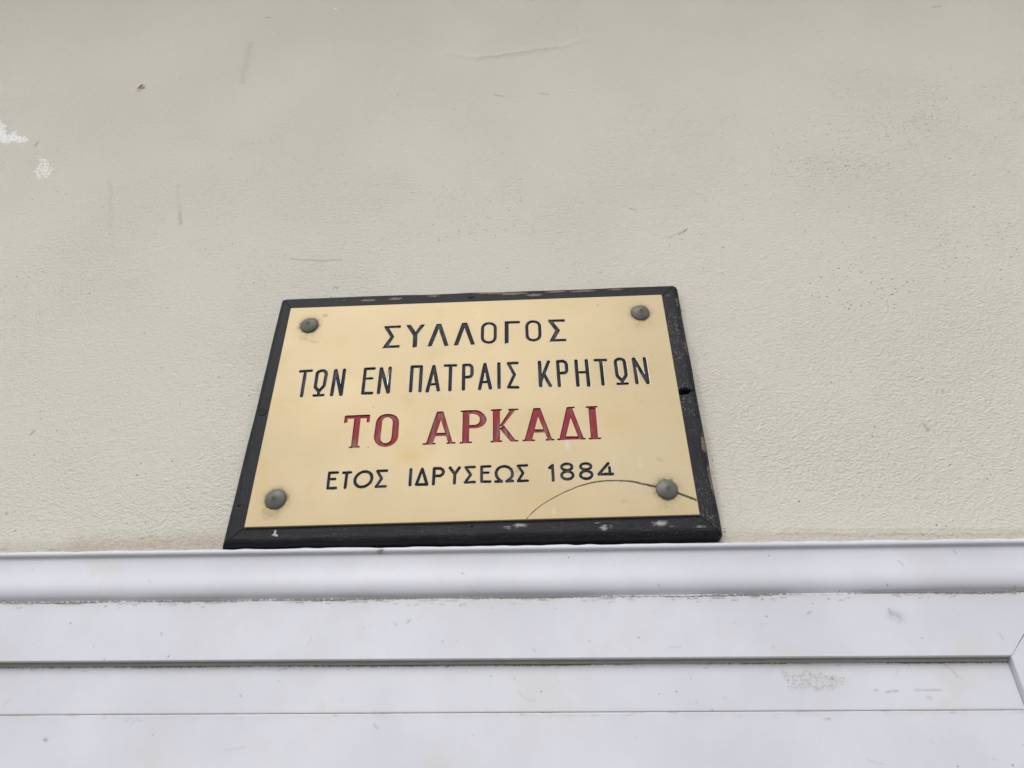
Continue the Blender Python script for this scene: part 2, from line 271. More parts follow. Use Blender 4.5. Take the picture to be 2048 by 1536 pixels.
# ------------------------------------------------------------------ drawings and marks, in millimetres
INSCRIPTIONS=[
[('P',[(-96.94,97.42),(-79.39,97.9),(-79.15,94.82),(-96.46,95.06)]),('P',[(-96.51,95.6),(-92.17,95.4),(-85.35,83.01),(-88.96,82.45)]),('P',[(-89.11,82.98),(-85.36,83.14),(-91.75,68.4),(-96.65,68.29)]),('P',[(-92.5,71.13),(-78.8,71.37),(-78.78,68.42),(-96.14,68.33)]),('P',[(-73.22,98.02),(-68.47,97.94),(-62.55,87.91),(-61.75,83.6),(-64.56,82.75)]),('P',[(-57.75,97.79),(-53.34,97.93),(-60.54,85.19),(-62.49,82.98),(-63.37,86.96)]),('P',[(-64.82,85.05),(-60.66,85.39),(-60.26,68.51),(-64.6,67.81)]),('P',[(-40.7,98.02),(-36.33,97.96),(-44.56,68.92),(-48.87,68.47)]),('P',[(-40.01,97.99),(-35.64,98.0),(-26.84,68.61),(-30.73,68.26)]),('P',[(-13.2,98.25),(-8.83,98.18),(-16.86,68.81),(-21.07,68.61)]),('P',[(-12.25,98.27),(-7.89,98.28),(0.91,69.2),(-2.99,68.85)]),('R',1.44,[(8.85,89.67),(9.08,91.98),(10.21,94.25),(12.44,96.02),(15.58,96.54),(18.73,95.87),(21.09,94.09),(22.24,91.72),(22.45,88.73),(22.46,77.93),(22.05,75.36),(20.87,72.83),(18.56,71.25),(15.48,70.74),(12.13,71.66),(10.05,73.56),(9.0,75.93),(8.81,78.53),(8.85,89.67)]),('P',[(32.71,98.3),(48.73,98.11),(48.68,95.31),(32.85,95.42)]),('P',[(32.71,98.17),(36.58,97.73),(36.31,69.71),(32.51,68.79)]),('R',1.44,[(55.96,90.2),(56.43,92.49),(57.75,94.9),(60.03,96.52),(62.65,96.94),(65.77,96.26),(68.06,94.69),(69.44,92.44),(69.72,89.91),(69.6,79.1),(69.24,76.19),(67.88,73.8),(65.52,72.16),(62.43,71.65),(59.63,72.42),(57.37,74.26),(56.25,76.76),(56.12,79.69),(55.96,90.2)]),('P',[(79.26,98.46),(96.78,98.32),(96.61,95.13),(79.66,95.63)]),('P',[(79.22,96.25),(83.85,96.04),(91.03,83.69),(86.52,83.1)]),('P',[(86.41,84.09),(90.94,83.89),(83.68,69.57),(79.49,69.49)]),('P',[(83.18,72.03),(96.98,71.94),(96.73,69.25),(79.48,69.37)])],
[('R',1.4,[(-179.43,41.86),(-167.96,42.19)]),('R',1.57,[(-174.2,41.03),(-173.63,11.42)]),('R',1.57,[(-161.21,21.75),(-161.49,38.68),(-160.48,40.47),(-157.87,41.78),(-155.05,41.66),(-152.79,40.04),(-151.96,37.68),(-152.08,23.18),(-156.76,16.24),(-161.21,21.75)]),('R',1.31,[(-156.86,16.24),(-156.54,12.99)]),('R',1.22,[(-161.19,11.41),(-151.62,11.62)]),('R',1.62,[(-142.71,41.4),(-143.02,11.58)]),('R',1.62,[(-142.3,41.39),(-133.49,11.62)]),('R',1.62,[(-133.59,41.64),(-133.45,12.09)]),('R',1.44,[(-102.56,42.39),(-111.82,42.16),(-111.48,12.11),(-102.31,12.04)]),('R',1.13,[(-111.14,29.95),(-103.61,30.07)]),('R',1.62,[(-95.27,41.91),(-95.41,12.36)]),('R',1.62,[(-95.06,41.9),(-85.88,12.69)]),('R',1.62,[(-86.08,42.27),(-85.63,12.68)]),('R',1.53,[(-63.01,12.97),(-63.35,42.93),(-53.74,42.84),(-53.41,12.77)]),('R',1.62,[(-40.84,42.49),(-46.08,12.3)]),('R',1.62,[(-40.84,42.49),(-34.98,13.22)]),('R',1.22,[(-42.81,20.32),(-37.35,20.4)]),('R',1.4,[(-29.2,42.93),(-18.25,42.78)]),('R',1.57,[(-23.49,41.28),(-23.19,12.93)]),('R',1.53,[(-9.56,13.1),(-9.93,42.68),(-4.4,42.82),(-2.36,41.51),(-1.41,39.14),(-1.25,30.93),(-2.35,28.56),(-4.57,27.63),(-9.04,27.51)]),('R',1.62,[(11.81,42.89),(6.82,13.16)]),('R',1.62,[(11.81,42.89),(17.62,13.43)]),('R',1.22,[(9.43,20.91),(14.38,21.01)]),('R',1.57,[(26.22,43.18),(26.36,13.7)]),('R',1.4,[(45.16,43.19),(35.87,43.14),(42.04,28.89),(35.83,13.68),(45.29,13.13)]),('R',1.62,[(67.97,43.28),(68.19,14.16)]),('R',1.57,[(77.14,43.39),(68.11,19.0)]),('R',1.57,[(72.36,27.18),(77.87,13.89)]),('R',1.53,[(86.84,13.53),(86.5,43.49),(92.01,43.51),(94.18,42.06),(95.27,39.26),(95.24,31.66),(94.12,29.29),(91.22,28.69),(86.52,28.7)]),('R',1.62,[(105.31,43.32),(105.45,13.26)]),('R',1.62,[(115.9,43.31),(116.15,12.84)]),('R',1.22,[(105.49,28.95),(115.85,28.83)]),('R',1.4,[(124.79,43.36),(135.83,43.08)]),('R',1.57,[(130.49,41.77),(130.57,13.55)]),('R',1.57,[(150.12,16.77),(146.15,22.09),(145.5,24.5),(145.3,40.54),(146.23,42.46),(148.61,43.84),(151.33,43.73),(153.68,42.33),(154.42,39.85),(154.66,24.43),(153.85,22.19),(150.12,16.77)]),('R',1.31,[(150.13,16.89),(150.12,14.83)]),('R',1.22,[(145.07,13.44),(155.03,13.4)]),('R',1.62,[(163.98,43.25),(164.42,13.96)]),('R',1.66,[(164.47,43.23),(175.07,13.66)]),('R',1.62,[(175.16,43.28),(175.31,13.65)])],
[('P',[(-126.02,-14.5),(-125.16,-13.57),(-101.24,-13.34),(-101.03,-17.27),(-124.95,-17.34)]),('P',[(-126.3,-14.2),(-123.47,-14.31),(-123.04,-21.15),(-126.09,-22.26)]),('P',[(-103.92,-15.6),(-101.17,-15.42),(-101.02,-21.74),(-103.88,-21.96)]),('P',[(-116.41,-16.54),(-110.3,-16.59),(-109.87,-49.5),(-116.08,-49.66)]),('R',0.83,[(-117.38,-49.4),(-108.54,-49.17)]),('O',[(-94.48,-22.09),(-93.4,-18.23),(-90.8,-14.96),(-87.07,-13.42),(-82.73,-13.18),(-78.28,-14.19),(-74.71,-16.57),(-72.49,-20.12),(-71.85,-23.47),(-71.46,-39.34),(-72.11,-43.09),(-74.22,-46.22),(-77.32,-48.62),(-81.42,-50.07),(-85.2,-49.93),(-89.1,-48.47),(-92.72,-45.15),(-94.5,-41.49),(-94.94,-37.97)],[(-88.54,-21.2),(-87.34,-18.45),(-85.29,-17.13),(-82.88,-17.05),(-80.36,-18.26),(-78.48,-20.56),(-77.81,-22.81),(-77.79,-40.2),(-78.47,-43.4),(-80.64,-45.62),(-83.17,-46.34),(-85.61,-45.45),(-87.67,-43.61),(-88.63,-40.89),(-88.64,-38.19)]),('P',[(-34.95,-12.44),(-29.15,-12.49),(-30.46,-21.12),(-37.56,-48.47),(-44.12,-48.61)]),('P',[(-32.78,-12.41),(-28.77,-12.45),(-18.35,-48.19),(-22.22,-48.69),(-30.7,-21.11)]),('P',[(-35.23,-36.53),(-24.8,-36.69),(-23.72,-40.08),(-36.0,-40.07)]),('R',0.79,[(-46.38,-48.37),(-35.6,-48.22)]),('R',0.79,[(-23.41,-48.11),(-16.38,-48.04)]),('R',0.79,[(-10.9,-13.01),(-3.58,-12.72)]),('P',[(-9.36,-12.95),(-3.0,-12.91),(-2.7,-48.63),(-9.25,-48.61)]),('O',[(-8.41,-12.2),(3.63,-11.97),(7.99,-13.77),(11.39,-17.1),(13.34,-20.51),(14.03,-23.31),(13.01,-27.14),(10.1,-30.44),(6.33,-32.21),(2.55,-32.67),(-6.47,-32.35)],[(-6.88,-15.85),(1.3,-16.27),(4.68,-17.4),(6.87,-19.72),(7.62,-22.52),(7.19,-25.83),(5.32,-28.12),(2.96,-28.97),(-6.55,-28.95)]),('R',0.79,[(-10.85,-48.18),(-0.46,-48.02)]),('P',[(20.25,-12.38),(26.93,-12.35),(26.93,-47.76),(20.34,-48.06)]),('R',0.83,[(18.95,-12.78),(28.08,-12.62)]),('R',0.79,[(18.8,-48.0),(28.28,-47.86)]),('P',[(37.31,-13.02),(42.35,-12.93),(30.01,-30.78),(25.98,-32.0)]),('R',0.83,[(35.96,-12.8),(44.41,-12.72)]),('P',[(26.68,-33.93),(30.95,-30.54),(42.27,-48.09),(37.37,-48.55)]),('R',0.74,[(40.88,-48.04),(43.91,-47.83)]),('P',[(60.04,-12.01),(65.88,-12.06),(64.3,-20.68),(57.58,-47.71),(50.49,-47.99)]),('P',[(62.67,-12.0),(66.6,-12.09),(76.84,-47.86),(73.06,-48.26),(63.84,-20.1)]),('P',[(59.32,-36.08),(70.59,-36.27),(71.4,-39.54),(58.51,-39.51)]),('R',0.79,[(49.51,-47.85),(59.67,-47.95)]),('R',0.79,[(71.4,-47.94),(78.19,-47.81)]),('P',[(92.42,-12.9),(98.19,-13.0),(96.06,-22.41),(89.21,-47.77),(83.78,-47.58)]),('P',[(93.73,-13.28),(97.79,-13.44),(106.94,-47.87),(102.45,-47.71),(95.55,-22.95)]),('P',[(87.04,-44.82),(103.78,-45.15),(106.44,-48.28),(83.14,-48.35)]),('R',0.74,[(82.23,-47.84),(86.88,-47.85)]),('R',0.74,[(104.98,-48.01),(108.0,-47.91)]),('R',0.79,[(93.62,-12.72),(99.65,-12.61)]),('P',[(113.77,-13.59),(120.54,-13.57),(120.34,-48.34),(113.76,-48.38)]),('R',0.83,[(112.02,-12.74),(121.85,-12.66)]),('R',0.79,[(112.26,-48.06),(122.59,-48.05)])],
[('R',1.22,[(-125.68,-75.93),(-133.43,-76.03),(-132.89,-91.93),(-125.46,-91.92)]),('R',1.13,[(-133.08,-82.71),(-127.21,-82.65)]),('R',1.22,[(-120.08,-76.42),(-113.2,-76.14)]),('R',1.31,[(-116.74,-77.34),(-116.71,-91.61)]),('R',1.31,[(-92.59,-83.12),(-92.74,-81.39),(-93.28,-79.76),(-94.18,-78.34),(-95.41,-77.18),(-96.89,-76.36),(-98.55,-75.91),(-100.32,-75.86),(-102.09,-76.2),(-103.78,-76.93),(-105.3,-78.0),(-106.58,-79.35),(-107.55,-80.93),(-108.16,-82.65),(-108.38,-84.41),(-108.21,-86.14),(-107.65,-87.75),(-106.74,-89.15),(-105.51,-90.28),(-104.04,-91.08),(-102.39,-91.52),(-100.65,-91.57),(-98.9,-91.24),(-97.23,-90.53),(-95.72,-89.48),(-94.44,-88.15),(-93.46,-86.59),(-92.84,-84.89),(-92.59,-83.12)]),('R',1.22,[(-79.26,-75.54),(-87.99,-75.65),(-83.4,-83.57),(-87.86,-91.78),(-79.2,-91.67)]),('R',1.31,[(-56.53,-75.12),(-56.36,-90.91)]),('R',1.27,[(-45.85,-74.96),(-50.57,-90.79),(-40.6,-90.91),(-45.85,-74.96)]),('R',1.31,[(-34.64,-90.71),(-34.62,-74.67),(-28.88,-74.86),(-26.66,-76.3),(-25.75,-78.36),(-26.42,-80.75),(-28.53,-82.59),(-34.23,-82.61)]),('R',1.31,[(-19.72,-74.6),(-15.15,-81.22),(-15.21,-90.35)]),('R',1.31,[(-11.02,-74.69),(-15.15,-81.22)]),('R',1.18,[(3.12,-74.45),(-5.07,-74.58),(-0.24,-82.37),(-5.28,-90.02),(3.39,-89.91)]),('R',1.22,[(17.66,-74.22),(9.8,-74.37),(9.98,-89.72),(17.74,-89.97)]),('R',1.09,[(9.87,-80.64),(16.24,-80.75)]),('R',1.27,[(22.99,-90.08),(28.4,-90.16),(25.47,-87.64),(23.67,-84.34),(23.31,-80.82),(24.58,-77.59),(27.32,-75.4),(30.97,-74.61),(34.61,-75.64),(37.32,-78.01),(38.55,-81.32),(38.37,-84.82),(36.53,-87.75),(33.13,-90.02),(38.62,-89.99)]),('R',1.18,[(52.09,-74.4),(43.75,-74.53),(48.37,-82.15),(43.7,-90.21),(52.47,-90.15)]),('R',1.27,[(73.11,-77.68),(75.95,-75.09),(76.02,-90.61)]),('R',1.22,[(94.02,-77.52),(93.94,-76.78),(93.63,-76.06),(93.08,-75.41),(92.34,-74.85),(91.43,-74.42),(90.41,-74.14),(89.33,-74.02),(88.23,-74.07),(87.19,-74.28),(86.24,-74.65),(85.43,-75.15),(84.82,-75.76),(84.42,-76.46),(84.26,-77.19),(84.34,-77.94),(84.66,-78.65),(85.21,-79.3),(85.96,-79.85),(86.86,-80.28),(87.87,-80.56),(88.95,-80.68),(90.04,-80.63),(91.09,-80.42),(92.03,-80.05),(92.83,-79.56),(93.45,-78.95),(93.86,-78.26),(94.02,-77.52)]),('R',1.22,[(94.49,-86.06),(94.42,-85.17),(94.08,-84.31),(93.49,-83.54),(92.69,-82.88),(91.71,-82.37),(90.6,-82.04),(89.43,-81.9),(88.24,-81.96),(87.1,-82.22),(86.06,-82.66),(85.19,-83.26),(84.52,-84.0),(84.08,-84.83),(83.9,-85.71),(83.99,-86.6),(84.34,-87.45),(84.93,-88.22),(85.73,-88.88),(86.71,-89.38),(87.81,-89.71),(88.97,-89.85),(90.16,-89.78),(91.29,-89.53),(92.32,-89.09),(93.19,-88.49),(93.87,-87.76),(94.31,-86.94),(94.49,-86.06)]),('R',1.22,[(111.53,-77.6),(111.46,-76.89),(111.15,-76.21),(110.62,-75.58),(109.89,-75.05),(109.0,-74.64),(108.0,-74.37),(106.93,-74.26),(105.84,-74.3),(104.8,-74.5),(103.86,-74.85),(103.06,-75.33),(102.44,-75.91),(102.04,-76.57),(101.87,-77.28),(101.94,-77.99),(102.25,-78.67),(102.79,-79.29),(103.52,-79.81),(104.41,-80.22),(105.41,-80.49),(106.47,-80.6),(107.55,-80.56),(108.59,-80.36),(109.53,-80.01),(110.33,-79.54),(110.95,-78.96),(111.35,-78.3),(111.53,-77.6)]),('R',1.22,[(112.0,-86.13),(111.94,-85.25),(111.6,-84.39),(111.02,-83.61),(110.21,-82.96),(109.23,-82.45),(108.11,-82.11),(106.92,-81.97),(105.71,-82.03),(104.55,-82.29),(103.49,-82.73),(102.6,-83.34),(101.9,-84.07),(101.45,-84.9),(101.25,-85.78),(101.33,-86.67),(101.67,-87.52),(102.26,-88.29),(103.06,-88.95),(104.05,-89.45),(105.16,-89.78),(106.35,-89.92),(107.54,-89.86),(108.7,-89.6),(109.75,-89.16),(110.65,-88.57),(111.34,-87.84),(111.8,-87.01),(112.0,-86.13)]),('R',1.27,[(127.72,-74.8),(118.23,-85.69),(131.08,-85.86)]),('R',1.22,[(128.49,-78.87),(128.58,-87.27)])],
]
CRACK= [((49.16,-128.68),0.14),((56.86,-120.45),0.15),((63.88,-114.78),0.17),((74.45,-108.3),0.2),((87.44,-101.82),0.26),((100.47,-96.55),0.36),((114.61,-93.31),0.5),((126.28,-92.4),0.5),((136.67,-92.74),0.5),((146.97,-93.84),0.7),((159.28,-97.16),0.85),((169.25,-100.14),0.95),((178.01,-103.18),0.95),((187.76,-106.86),0.95),((196.28,-110.73),0.95),((205.3,-115.2),1.0)]
BARE= [(128.36,-88.75),(128.53,-91.72)]
WALL_MARKS=[('dark',0.45,0.9,[(-292.4,2308.9),(-279.8,2306.0),(-255.1,2303.4),(-228.0,2304.0)]),('ridge',0.9,5,[(-122.3,2731.4),(-97.4,2723.0),(-75.8,2714.9),(-22.7,2724.7),(42.2,2736.5),(92.2,2757.7)]),('dark',0.22,2.2,[(-75.8,2714.9),(-44.0,2720.8),(-22.7,2724.7),(9.3,2730.6),(42.2,2736.5)]),('dark',0.09,2.5,[(-564.8,2463.0),(-550.4,2423.2),(-534.8,2371.7)]),('dark',0.12,2.2,[(-467.7,2446.5),(-458.2,2419.1),(-447.9,2390.7),(-442.8,2374.2)]),('dark',0.35,1.8,[(-450.5,2395.4),(-442.8,2374.2)]),('dark',0.14,5,[(-442.5,2783.7),(-435.4,2721.3),(-430.1,2675.4)]),('crack',0.19,0.6,[(-357.0,1968.2),(-342.8,1980.4),(-329.1,1992.4),(-318.6,2002.5)]),('crack',0.15,0.6,[(236.4,2403.3),(242.0,2415.1),(257.0,2421.9),(272.2,2433.5)]),('dark',0.8,0.9,[(174.0,2330.3),(179.9,2334.3),(185.3,2339.1)]),('dark',0.5,0.8,[(120.7,2377.6),(127.8,2374.6)]),('dark',0.4,0.9,[(162.1,2324.9),(169.8,2329.6)]),('dark',0.8,1.2,[(-697.6,2540.8),(-696.6,2547.4)]),('dark',0.6,1.5,[(-431.3,2856.5),(-426.5,2857.7)]),('dark',0.5,1.5,[(630.8,2808.0),(640.7,2810.2)]),('dark',0.5,1.3,[(-230.8,2260.6),(-227.2,2259.7)]),('dark',0.5,1.2,[(-50.1,2621.3),(-39.3,2618.3)]),('dark',0.35,1.2,[(14.6,2621.0),(27.4,2617.9)]),('brown',1.6,1.8,[(-586.9,2669.9),(-584.2,2676.0)]),('brown',1.5,1.4,[(-583.8,2669.7),(-579.5,2670.7)]),('brown',0.35,3.5,[(-586.1,2664.8),(-582.2,2677.2)]),('white',0.8,2.2,[(-319.6,2877.4),(-318.3,2874.2)]),('white',0.5,1.6,[(77.2,2722.0),(77.9,2719.3)]),('white',0.5,1.6,[(60.7,2580.9),(61.3,2578.6)]),('white',0.35,3,[(-429.8,2354.1),(-421.0,2328.0)]),('white',0.35,2.5,[(-421.0,2328.0),(-416.7,2307.1)]),('crack',0.17,0.6,[(190.5,2417.5),(202.8,2403.0),(219.0,2379.5)]),('crack',0.22,0.6,[(143.3,2102.7),(162.4,2078.6)]),('dark',0.5,1.1,[(-518.7,2070.7),(-516.3,2075.3)]),('crack',0.39,0.9,[(-369.2,1956.6),(-364.0,1958.0),(-355.7,1958.9)]),('crack',0.44,1.0,[(-453.1,1946.8),(-445.8,1946.2),(-431.6,1946.0)]),('crack',0.28,1.0,[(-428.3,1949.8),(-427.4,1958.0),(-424.6,1960.9)]),('crack',0.44,1,[(-498.5,1947.9),(-494.4,1948.3)]),('crack',0.19,0.7,[(204.5,2151.9),(216.6,2132.9)]),('crack',0.17,0.7,[(439.6,2184.0),(450.8,2171.6)]),('dark',0.5,1.3,[(376.6,2061.6),(378.8,2056.5)]),('dark',0.4,1.2,[(406.8,2102.1),(405.8,2099.1)]),('ridge',0.5,1.6,[(206.1,1954.3),(276.1,1952.8),(362.7,1951.1),(426.5,1951.0)]),('ridge',0.4,1.4,[(215.8,1958.4),(294.7,1956.8),(428.3,1955.7)]),('crack',0.19,0.6,[(205.8,1952.9),(319.2,1950.8),(426.1,1950.1)]),('crack',0.17,0.6,[(180.1,2135.8),(178.4,2152.0),(177.6,2182.0)]),('ridge',0.6,1.2,[(182.7,2038.7),(184.3,2006.9),(183.6,1976.8)]),('dust_and_shade',0.95,9,[(-427.9,1948.8),(-376.7,1950.5),(-325.4,1951.2),(-290.1,1951.6)]),('dust_and_shade',0.7,7,[(-498.3,1947.4),(-427.8,1948.3)]),('dust_and_shade',0.6,7,[(165.4,1949.3),(231.4,1949.3),(425.4,1948.3)]),('dust_and_shade',0.4,2.5,[(166.3,2158.9),(166.0,2096.2),(166.1,2039.1),(163.9,1967.4)]),('dust_and_shade',0.3,2.5,[(-291.5,2126.2),(-290.7,2048.6),(-288.9,1964.7)]),('dust_and_shade',0.6,3,[(163.1,2044.6),(163.8,2036.4)]),('dust_and_shade',0.5,5,[(164.4,1954.0),(169.9,1949.7)]),('dark',0.05,22,[(-687.8,2429.4),(-686.1,2458.7),(-688.5,2499.7)])]  # the long lines up the plaque's sides paint its contact shadow on the wall
PATCHES=[('patch',[(-791.9,2622.9),(-774.9,2604.1),(-762.2,2591.7),(-753.3,2577.4),(-747.2,2568.0),(-742.7,2576.8),(-738.6,2581.2),(-730.8,2569.3),(-721.0,2563.2),(-713.8,2556.1),(-715.5,2549.5),(-737.3,2549.5),(-760.7,2549.6)]),('patch2',[(-676.3,2472.3),(-678.4,2484.7),(-679.2,2499.2),(-679.6,2512.9),(-671.7,2514.7),(-664.9,2507.9),(-657.7,2498.1),(-652.4,2489.6),(-644.5,2487.1),(-650.6,2481.3),(-649.0,2475.1),(-657.2,2469.4),(-664.0,2463.7)])]
PIT_ZONES=[((376.1,2476.5),130,1),((513.2,2526.4),120,1),((406.3,2445.3),90,0.8),((607.5,2570.5),100,0.7),((456.5,2309.8),110,0.9),((512.7,2307.5),80,0.7),((355.0,2251.1),80,0.7),((393.3,2231.3),50,0.9),((-94.0,2323.5),60,0.6),((-101.6,2417.0),60,0.5),((-40.4,2382.0),120,0.45),((-325.4,2291.5),60,0.4),((-591.2,2253.8),100,0.4)]
BOARD_MARKS=[('head',0.7,0.6,[(285.4,1883.5),(286.2,1879.4)]),('head',0.35,5,[(287.4,1879.4),(291.9,1877.0)]),('head',0.5,0.8,[(219.0,1880.5),(221.7,1881.7)]),('head',0.5,0.6,[(-7.6,1854.4),(-4.8,1852.4)]),('head',0.4,0.7,[(337.9,1892.3),(343.4,1894.4)]),('head',0.25,1,[(367.1,1862.8),(367.9,1859.0)]),('head',0.4,0.8,[(-320.0,1870.2),(-318.5,1868.2)]),('head',0.35,1.5,[(-111.8,1876.4),(-109.9,1878.5)]),('head',0.4,0.8,[(-122.3,1876.1),(-120.9,1874.5)]),('head',0.45,0.7,[(38.2,1860.6),(39.3,1859.8)]),('corn',0.9,2.2,[(-142.3,1938.4),(-139.7,1938.9)]),('corn',0.6,1,[(-239.5,1897.8),(-238.8,1896.5)]),('corn',0.5,0.6,[(306.7,1924.7),(310.0,1920.7)]),('corn',0.5,0.6,[(-344.8,1915.5),(-343.6,1914.6)]),('corn',0.45,0.7,[(101.1,1906.6),(101.7,1904.5)]),('corn',0.5,0.7,[(355.7,1933.1),(357.3,1930.4)]),('corn',0.3,1.5,[(396.5,1902.2),(396.2,1899.3)]),('leaf',0.75,1.2,[(229.0,1831.7),(229.7,1831.3)]),('leaf',0.4,0.9,[(304.1,1822.8),(309.0,1822.7)]),('leaf',0.55,0.8,[(268.3,1821.2),(272.0,1821.9),(277.1,1822.2)]),('leaf',0.45,0.8,[(290.7,1822.8),(310.5,1822.7)]),('leaf',0.3,1.5,[(299.0,1817.7),(300.9,1816.6)]),('leaf',0.45,1,[(260.0,1823.0),(261.8,1822.6)]),('leaf',0.4,0.6,[(319.8,1841.1),(324.4,1837.3),(326.3,1831.8)]),('leaf',0.6,0.8,[(-244.5,1822.3),(-243.5,1821.5)]),('leaf',0.5,0.7,[(-133.0,1800.6),(-129.8,1797.4)]),('leaf',0.6,1.5,[(-394.2,1790.6),(-392.3,1789.9)]),('leaf',0.5,0.8,[(216.4,1802.6),(221.3,1802.5)]),('leaf',0.4,0.7,[(140.8,1817.9),(143.6,1817.9)]),('leaf',0.35,0.8,[(120.3,1815.8),(120.5,1814.4)]),('leaf',0.4,0.6,[(-7.9,1816.5),(-6.7,1816.9)]),('leaf',0.4,0.6,[(-22.6,1833.7),(-21.8,1832.9)])]
SCUFF=[(189.2,1836.0),(195.3,1836.7),(205.3,1837.4),(220.8,1836.6),(224.4,1835.4),(230.5,1836.1),(239.6,1833.4),(240.0,1829.0),(236.7,1825.3),(217.6,1823.3),(201.6,1821.2),(199.2,1824.1),(191.9,1826.4)]

# ------------------------------------------------------------------ pavement
mesh_obj('pavement', [(-150, -300, 0), (150, -300, 0), (150, .3, 0), (-150, .3, 0)], [(0, 1, 2, 3)], PAVING)['kind'] = 'structure'

# ------------------------------------------------------------------ plastered house wall (millimetre marks, fine mesh where the marks are)
LIP_Z = 1943.0                                              # underside of the plaster at the cornice, mm
DOOR_X0, DOOR_X1, STILE = -800.0, 369.5, 62.0
def build_wall():
    fx = np.arange(-960, 820.1, 1.3); fz = np.arange(1934, 2965, 1.3)
    xs = np.concatenate([[-6000, -3000, -1800, -1300, -1100, -1000], fx, [860, 1000, 1300, 1800, 3000, 6000]])
    zs = np.concatenate([[-20, 400, 900, 1400, 1700, 1880, 1920], fz, [3000, 3100, 3300, 3800, 5000, 7000]])
    X, Z = np.meshgrid(xs, zs)
    dep = np.zeros_like(X)
    att = {k: np.zeros_like(X) for k in ('dark', 'crack', 'dust_and_shade', 'brown', 'white', 'cream', 'pits')}
    def window(pts, m):
        p = np.array(pts); a = np.searchsorted(xs, p[:, 0].min()-m); b = np.searchsorted(xs, p[:, 0].max()+m)
        c = np.searchsorted(zs, p[:, 1].min()-m); d = np.searchsorted(zs, p[:, 1].max()+m); return slice(c, d), slice(a, b)
    dep += (vnoise(X, Z, 55, 2)-.5)*.12 + (vnoise(X, Z*1.6, 17, 3)-.5)*.2*smooth01(vnoise(X, Z, 150, 4), .3, .7)
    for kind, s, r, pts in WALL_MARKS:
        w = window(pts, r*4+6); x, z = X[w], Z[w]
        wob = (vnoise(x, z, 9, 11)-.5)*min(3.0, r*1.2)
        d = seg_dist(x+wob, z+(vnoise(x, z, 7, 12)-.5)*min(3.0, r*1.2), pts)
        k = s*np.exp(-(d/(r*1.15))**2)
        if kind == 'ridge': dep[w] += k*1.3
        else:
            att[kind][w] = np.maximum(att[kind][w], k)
            if kind in ('crack', 'dark') and r < 2: dep[w] -= k*.7
            if kind == 'brown': dep[w] += k*1.5
    for name, pts in PATCHES:
        w = window(pts, 12); x, z = X[w], Z[w]
        d = poly_sdf(x+(vnoise(x, z, 5, 21)-.5)*7, z+(vnoise(x, z, 5, 22)-.5)*7, pts)
        k = smooth01(-d, -2.0, 2.5)*(.62 if name == 'patch' else .56)
        att['white'][w] = np.maximum(att['white'][w], k)
        if name == 'patch2': att['cream'][w] = np.maximum(att['cream'][w], smooth01(-d, -6, 0))
        dep[w] += smooth01(-d, -1.5, 1.5)*(vnoise(x, z, 2.6, 23)-.8)*.7
    for (cx, cz), r, s in PIT_ZONES:
        w = window([(cx, cz)], r*.9); x, z = X[w], Z[w]
        k = s*np.exp(-(((x-cx)/(r*.5))**2+((z-cz)/(r*.42))**2))*smooth01(vnoise(x, z, 40, 31), .2, .7)
        att['pits'][w] = np.maximum(att['pits'][w], k)
    dep *= smooth01(Z, 1925, 1950)*np.where((X < -1000) | (X > 860) | (Z > 3000), 0, 1)
    V = np.stack([X/1e3, -dep/1e3, Z/1e3], -1).reshape(-1, 3)
    F = grid_faces(len(zs), len(xs))
    cx = V[F].mean(1)
    hole = (cx[:, 2] < 1.9) & (cx[:, 0] > (DOOR_X0-20)/1e3) & (cx[:, 0] < (DOOR_X1+20)/1e3) if False else None
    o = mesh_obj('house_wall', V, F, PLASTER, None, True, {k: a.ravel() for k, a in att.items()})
    tag(o, 'beige painted plaster house wall, pitted and scratched, with two white bare patches at left', 'wall', kind='thing')
build_wall()

# ------------------------------------------------------------------ white door frame (cornice, head rail, jambs) and door leaf
def tilt(x): return -1.6*(x+450)/820                       # the head dips slightly to the right, mm
rm = random.Random(11)
for zone, z0, z1, cnt in (('corn', 1899, 1935, 10), ('head', 1850, 1890, 26), ('leaf', 1768, 1842, 36)):
    for _ in range(cnt):                                    # small knocks and scratches all over the old paint
        x, z, L, q = rm.uniform(-470, 420), rm.uniform(z0, z1), rm.choice([.5, 1, 2, 4, 7])*rm.uniform(.6, 1.4), rm.uniform(0, 6.28)
        BOARD_MARKS.append((zone, rm.uniform(.08, .26), rm.uniform(.4, .7), [(x, z), (x+L*math.cos(q), z+L*.6*math.sin(q)), (x+L*1.7*math.cos(q+.15), z+L*math.sin(q+.1))]))
for zone, za, cnt, smin, smax in (('head', 1894.9, 85, .35, .85), ('leaf', 1844.2, 60, .25, .6), ('leaf', 1808.0, 40, .15, .4)):
    for _ in range(cnt):                                    # chips of old sealant and trapped dirt along the joints
        x = rm.gauss(rm.choice([-400, -300, -190, -90, 20, 110, 190, 300]), 45); drop = rm.random()**2.2*4.0; L = rm.uniform(1, 5) if drop > 1 else rm.uniform(3, 16)
        z = za-drop-tilt(x)*0; BOARD_MARKS.append((zone, rm.uniform(smin, smax)*(1 if drop < 2 else .7), rm.uniform(.4, .75), [(x, z), (x+L*.5, z+rm.uniform(-.5, .4)), (x+L, z+rm.uniform(-.4, .4))]))
def marks_on(which, x, z):
    a = np.zeros_like(x)
    for kind, s, r, pts in BOARD_MARKS:
        if kind == which: a = np.maximum(a, s*np.exp(-(seg_dist(x, z, pts)/(r*.8))**2))
    return a
